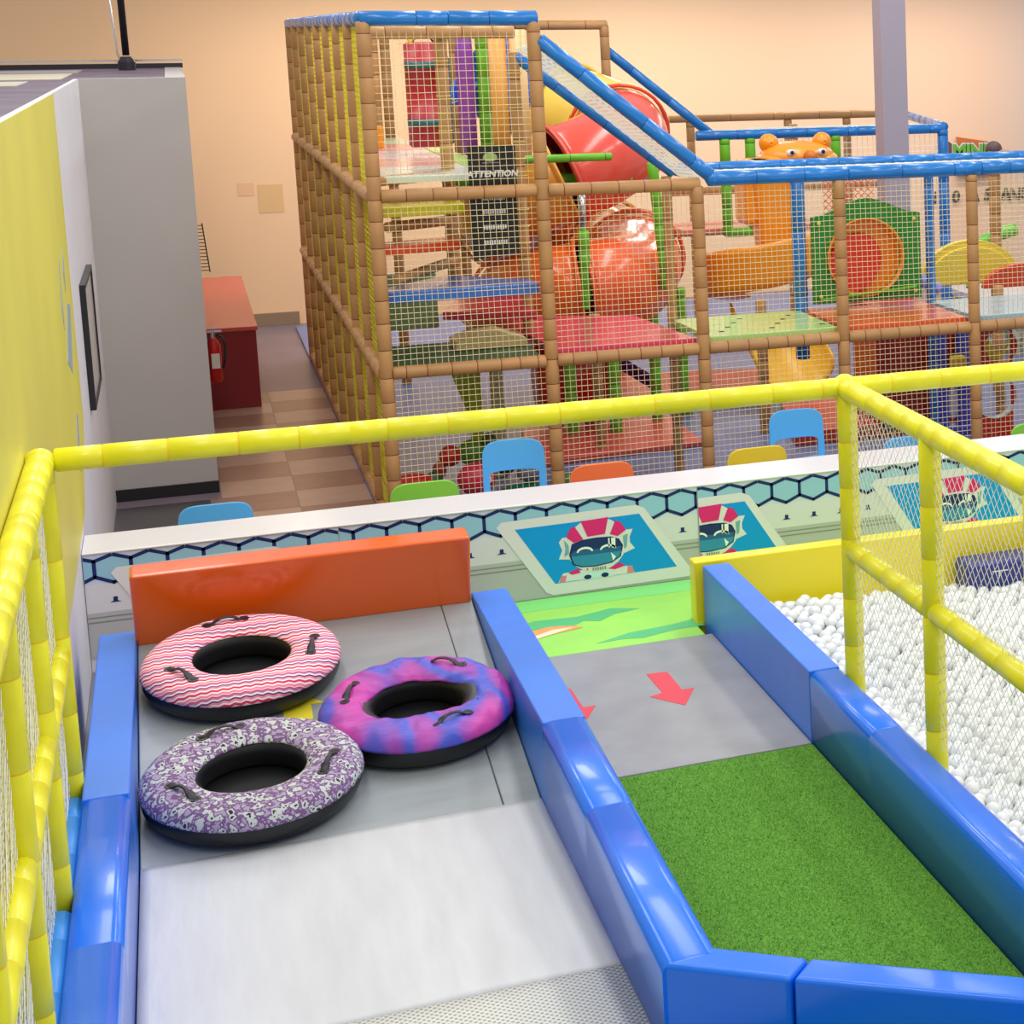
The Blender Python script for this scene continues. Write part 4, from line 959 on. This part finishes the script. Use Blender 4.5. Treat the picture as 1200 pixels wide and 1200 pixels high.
toy('mushroom_toy', 'red mushroom shaped toy at the left corner of the front net', 1.36, 14.8, [('cap', 0, .33, (.15, .12, .08), (190, 34, 36)), ('foot', .09, .2, (.06, .05, .07), (200, 50, 40))])
toy('flower_toy', 'red and green flower toy between mushroom and fish', 1.66, 15.1, [('bloom', 0, .45, (.08, .06, .08), (186, 32, 38)), ('bud', -.08, .35, (.05, .05, .07), (150, 40, 30))])
toy('leaf_toy', 'bright green leafy toy above the crimson fish', 1.84, 15.3, [('leaves', 0, .42, (.11, .08, .10), (82, 136, 40)), ('leaves', .13, .48, (.06, .06, .08), (40, 80, 34))])
toy('bush_toy', 'small green bush toy at the front corner', 1.36, 14.62, [('leaves', 0, .12, (.10, .06, .09), (54, 128, 60))])
toy('bush_toy', 'green and black bush toy between mushroom and flower toys', 1.52, 14.95, [('leaves', 0, .22, (.08, .06, .16), (44, 84, 40))])
toy('turtle_toy', 'teal turtle toy with a grey shell seen through the blue chair', 2.15, 14.95, [('shell', .05, .30, (.10, .08, .08), (110, 120, 140)), ('body', 0, .14, (.20, .1, .08), (20, 110, 96)), ('head', -.12, .38, (.07, .06, .09), (30, 34, 34))])
toy('bush_toy', 'small green plant toy left of the orange chair', 2.46, 14.9, [('leaves', 0, .18, (.06, .05, .10), (64, 120, 50))])
toy('bush_toy', 'small green plant toy between the orange and yellow chairs', 3.55, 15.0, [('leaves', 0, .1, (.12, .08, .08), (70, 130, 50))])
# shapes beneath the steps: two curved slats and panels
for x, colr, lab in ((1.95, (176, 196, 40), 'lime padded slat under the steps'), (2.12, (200, 190, 140), 'cream padded slat under the steps')):
    tag(MB().prism([(x, 16.2, .03), (x+.1, 16.2, .03), (x+.1, 16.2, 1.18), (x, 16.2, 1.18)], (0, .06, 0)).build('padded_slat', mat('slat_%d' % colr[0], colr, .4), bevel=.02), lab, 'slat')
tag(MB().prism([(1.72, 15.9, 1.2), (1.84, 15.9, 1.2), (2.1, 16.4, .42), (2.02, 16.4, .36)], (0, .1, 0)).build('sloping_slat', mat('slat_176', (176, 196, 40), .4), bevel=.02), 'lime sloping slat under the front deck', 'slat')
tag(MB().box(1.28, 1.74, 16.0, 16.1, 1.32, 1.75).build('green_board', mat('sage_board', (140, 172, 130), .5), bevel=.01), 'sage green board behind the blue step', 'board')
tag(MB().prism([(1.75, 15.1, 1.262), (2.25, 15.1, 1.262), (2.25, 15.1, 1.33), (2.05, 15.1, 1.40), (1.9, 15.1, 1.37), (1.75, 15.1, 1.32)], (0, .4, 0)).build('cream_ramp', mat('cream_ramp', (214, 190, 134), .4), bevel=.01), 'cream ramp pad under the pink step', 'ramp')
pu = tag(MB().grid(lambda u, v: (3.45+.36*u, 18.4-.5*u, .55-.25*u+.5*(v-.5)**2), 10, 10).build('purple_slide', mat('purple_plastic', (120, 70, 190), .25), smooth=True, solid=.02), 'small purple slide behind the green legs', 'slide')
rb_ = thing('red_barrel', 'red rounded barrel between the first two green legs', 'barrel', (3.05, 18.0, 0.03))
MB().rings([(2.75, 18.0, .5), (2.80, 18.0, .5), (3.25, 18.0, .5), (3.30, 18.0, .5)], [.30, .34, .34, .30], 28, up=Vector((0, 0, 1))).build('barrel_body', mat('barrel_red', (196, 34, 26), .3), rb_, smooth=True)
MB().rings([(3.30, 18.0, .5), (3.36, 18.0, .5)], [.36, .36], 28, up=Vector((0, 0, 1))).build('rim', mat('barrel_rim', (220, 60, 40), .3), rb_, smooth=True)
MB().box(2.85, 2.95, 17.9, 18.1, .03, .2).box(3.15, 3.25, 17.9, 18.1, .03, .2).build('support', M_DARK, rb_)

# ------------------------------------------------------------------ toddler area at the right, wall lettering
tl = thing('wall_lettering', 'dark lettering with an age range on the white back wall', 'lettering', (10.3, 26.38, 1.2))
M_LET = mat('letter_grey', (84, 80, 74), .6)
text_mb('N', 0.24, (9.59, 26.36, 1.19), (1, 0, 0), (0, 0, 1), .01, 0.1, 0.006).build('letter', M_LET, tl)
text_mb('0', 0.24, (9.97, 26.36, 1.19), (1, 0, 0), (0, 0, 1), .01, 0.1, 0.006).build('letter', M_LET, tl)
text_mb('À', 0.24, (10.25, 26.36, 1.19), (1, 0, 0), (0, 0, 1), .01, 0.1, 0.006).build('letter', M_LET, tl)
text_mb('5', 0.24, (10.46, 26.36, 1.2), (1, 0, 0), (0, 0, 1), .01, 0.1, 0.006).build('letter', M_LET, tl)
text_mb('A', 0.24, (10.74, 26.36, 1.2), (1, 0, 0), (0, 0, 1), .01, 0.1, 0.006).build('letter', M_LET, tl)
text_mb('N', 0.24, (10.89, 26.36, 1.19), (1, 0, 0), (0, 0, 1), .01, 0.1, 0.006).build('letter', M_LET, tl)
text_mb('S', 0.24, (11.04, 26.36, 1.2), (1, 0, 0), (0, 0, 1), .01, 0.1, 0.006).build('letter', M_LET, tl)
ms = thing('wall_sign', 'wall sign with green MINI lettering and an orange board', 'sign', (10.2, 26.3, 1.69))
MB().prism([(9.99, 26.33, 2.06), (10.48, 26.33, 1.98), (10.62, 26.33, 1.6), (10.4, 26.33, 1.7), (10.03, 26.33, 1.94)], (0, .03, 0)).build('orange_board', mat('orange_board', (204, 110, 50), .5), ms)
text_mb('MINI', .26, (10.18, 26.29, 1.85), (.999, 0, -.02), (.02, 0, .999), .02, 0, .024).build('letter_outline', M_CTOP, ms)
text_mb('MINI', .26, (10.17, 26.26, 1.85), (.999, 0, -.02), (.02, 0, .999), .02, 0, .008).build('letter', mat('mini_green', (110, 176, 60), .5), ms)
MB().box(9.97, 10.55, 26.28, 26.30, 1.50, 1.655).build('lower_board', mat('lower_board', (70, 74, 110), .5), ms)
for k in range(5): MB().box(9.98+.115*k, 10.07+.115*k, 26.27, 26.28, 1.60, 1.64).build('cropped_letter', M_CTOP, ms)
MB().prism([(9.80, 26.3, 1.7), (9.83, 26.3, 2.02), (9.96, 26.3, 1.93), (9.93, 26.3, 1.7)], (0, .03, 0)).build('brown_figure', mat('figure_brown', (110, 72, 76), .6), ms)
tz = thing('toddler_bench', 'long white bench with pebble printed front in the toddler corner', 'bench', (8.9, 20.5, 0))
MB().box(7.7, 10.2, 19.6, 20.9, .62, .70).build('bench_top', M_CTOP, tz, bevel=.01)
MB().box(7.75, 10.15, 19.65, 20.85, 0, .62).build('bench_body', mat('pebble_print', (196, 190, 176), .6, col2=(92, 110, 92), vscale=14), tz)
yb = thing('yellow_arch', 'yellow semicircular arch panel behind the pale blue deck', 'arch', (6.9, 17.4, .9))
MB().prism([(6.72+.52*math.cos(PI*q/24), 17.4, 1.18+.42*math.sin(PI*q/24)) for q in range(25)], (0, .08, 0)).build('arch_panel', mat('yellow_panel', (228, 202, 44), .35), yb, bevel=.01)
MB().prism([(6.72+.46*math.cos(PI*q/24), 17.36, 1.18+.36*math.sin(PI*q/24)) for q in range(25)], (0, .05, 0)).build('raised_face', mat('yellow_panel2', (238, 212, 60), .35), yb, bevel=.01)
tag(MB().prism([(7.15+.42*math.cos(PI*q/24), 17.1, 1.16+.22*math.sin(PI*q/24)) for q in range(25)], (0, .08, 0)).build('red_arch', mat('red_panel', (214, 70, 44), .35), bevel=.01), 'red low arch overlapping the yellow arch', 'arch')
tag(MB().rings(catmull([(6.02, 17.0, 1.75), (5.93, 17.0, 1.5), (6.05, 17.0, 1.32), (6.25, 17.0, 1.2)], 6), .055, 12).build('lavender_tube', mat('lavender', (150, 150, 226), .3), smooth=True), 'curved lavender tube left of the yellow arch', 'tube')
tag(MB().rings(catmull([(7.35, 19.0, .9), (7.42, 19.0, 1.28), (7.55, 19.0, 1.42), (7.85, 19.0, 1.5)], 6), .07, 12).build('green_tube_arch', mat('lime_plastic', (104, 200, 60), .3), smooth=True), 'bent lime green tube frame on the toddler play area', 'arch')
tag(MB().sphere((8.45, 19.4, 1.12), (.16, .14, .20), 16, 10).build('pink_toy', mat('pink_plastic', (238, 130, 190), .35), smooth=True), 'pink rounded rocking toy by the white bench', 'toy')
tag(MB().sphere((8.9, 20.3, 1.32), (.22, .1, .10), 16, 8).build('orange_cushion', mat('orange_cushion', (240, 100, 40), .4), smooth=True), 'flat orange disc cushion beyond the pink toy', 'cushion')
tag(MB().box(9.3, 9.6, 20.9, 21.1, 1.05, 1.3).build('lime_block', mat('lime_block', (160, 210, 50), .4), bevel=.02), 'lime block at the far side of the toddler corner', 'block')
tp = thing('toddler_fence', 'brown foam padded fence corner of the toddler area', 'fence', (8.2, 18.6, 0))
pole('post', (7.14, 17.8, 0), (7.14, 17.8, 2.41), .055, BR, tp, .2)
MB().sphere((7.14, 17.8, 2.43), .085, 14, 10).build('corner_cap', mat('cap_dark', (92, 66, 66), .5), tp, smooth=True)
pole('rail', (7.14, 17.8, 2.38), (8.04, 17.0, 2.29), .06, BR, tp, .3)
pole('rail', (7.14, 17.8, 1.25), (8.04, 17.0, 1.18), .05, BR, tp, .2)
nb = MB(); net_square(nb, (7.14, 17.8, 1.3), (.9, -.8, 0), (0, 0, .95), .06, .003); nb.build('net', M_NETC, tp, kind='stuff')
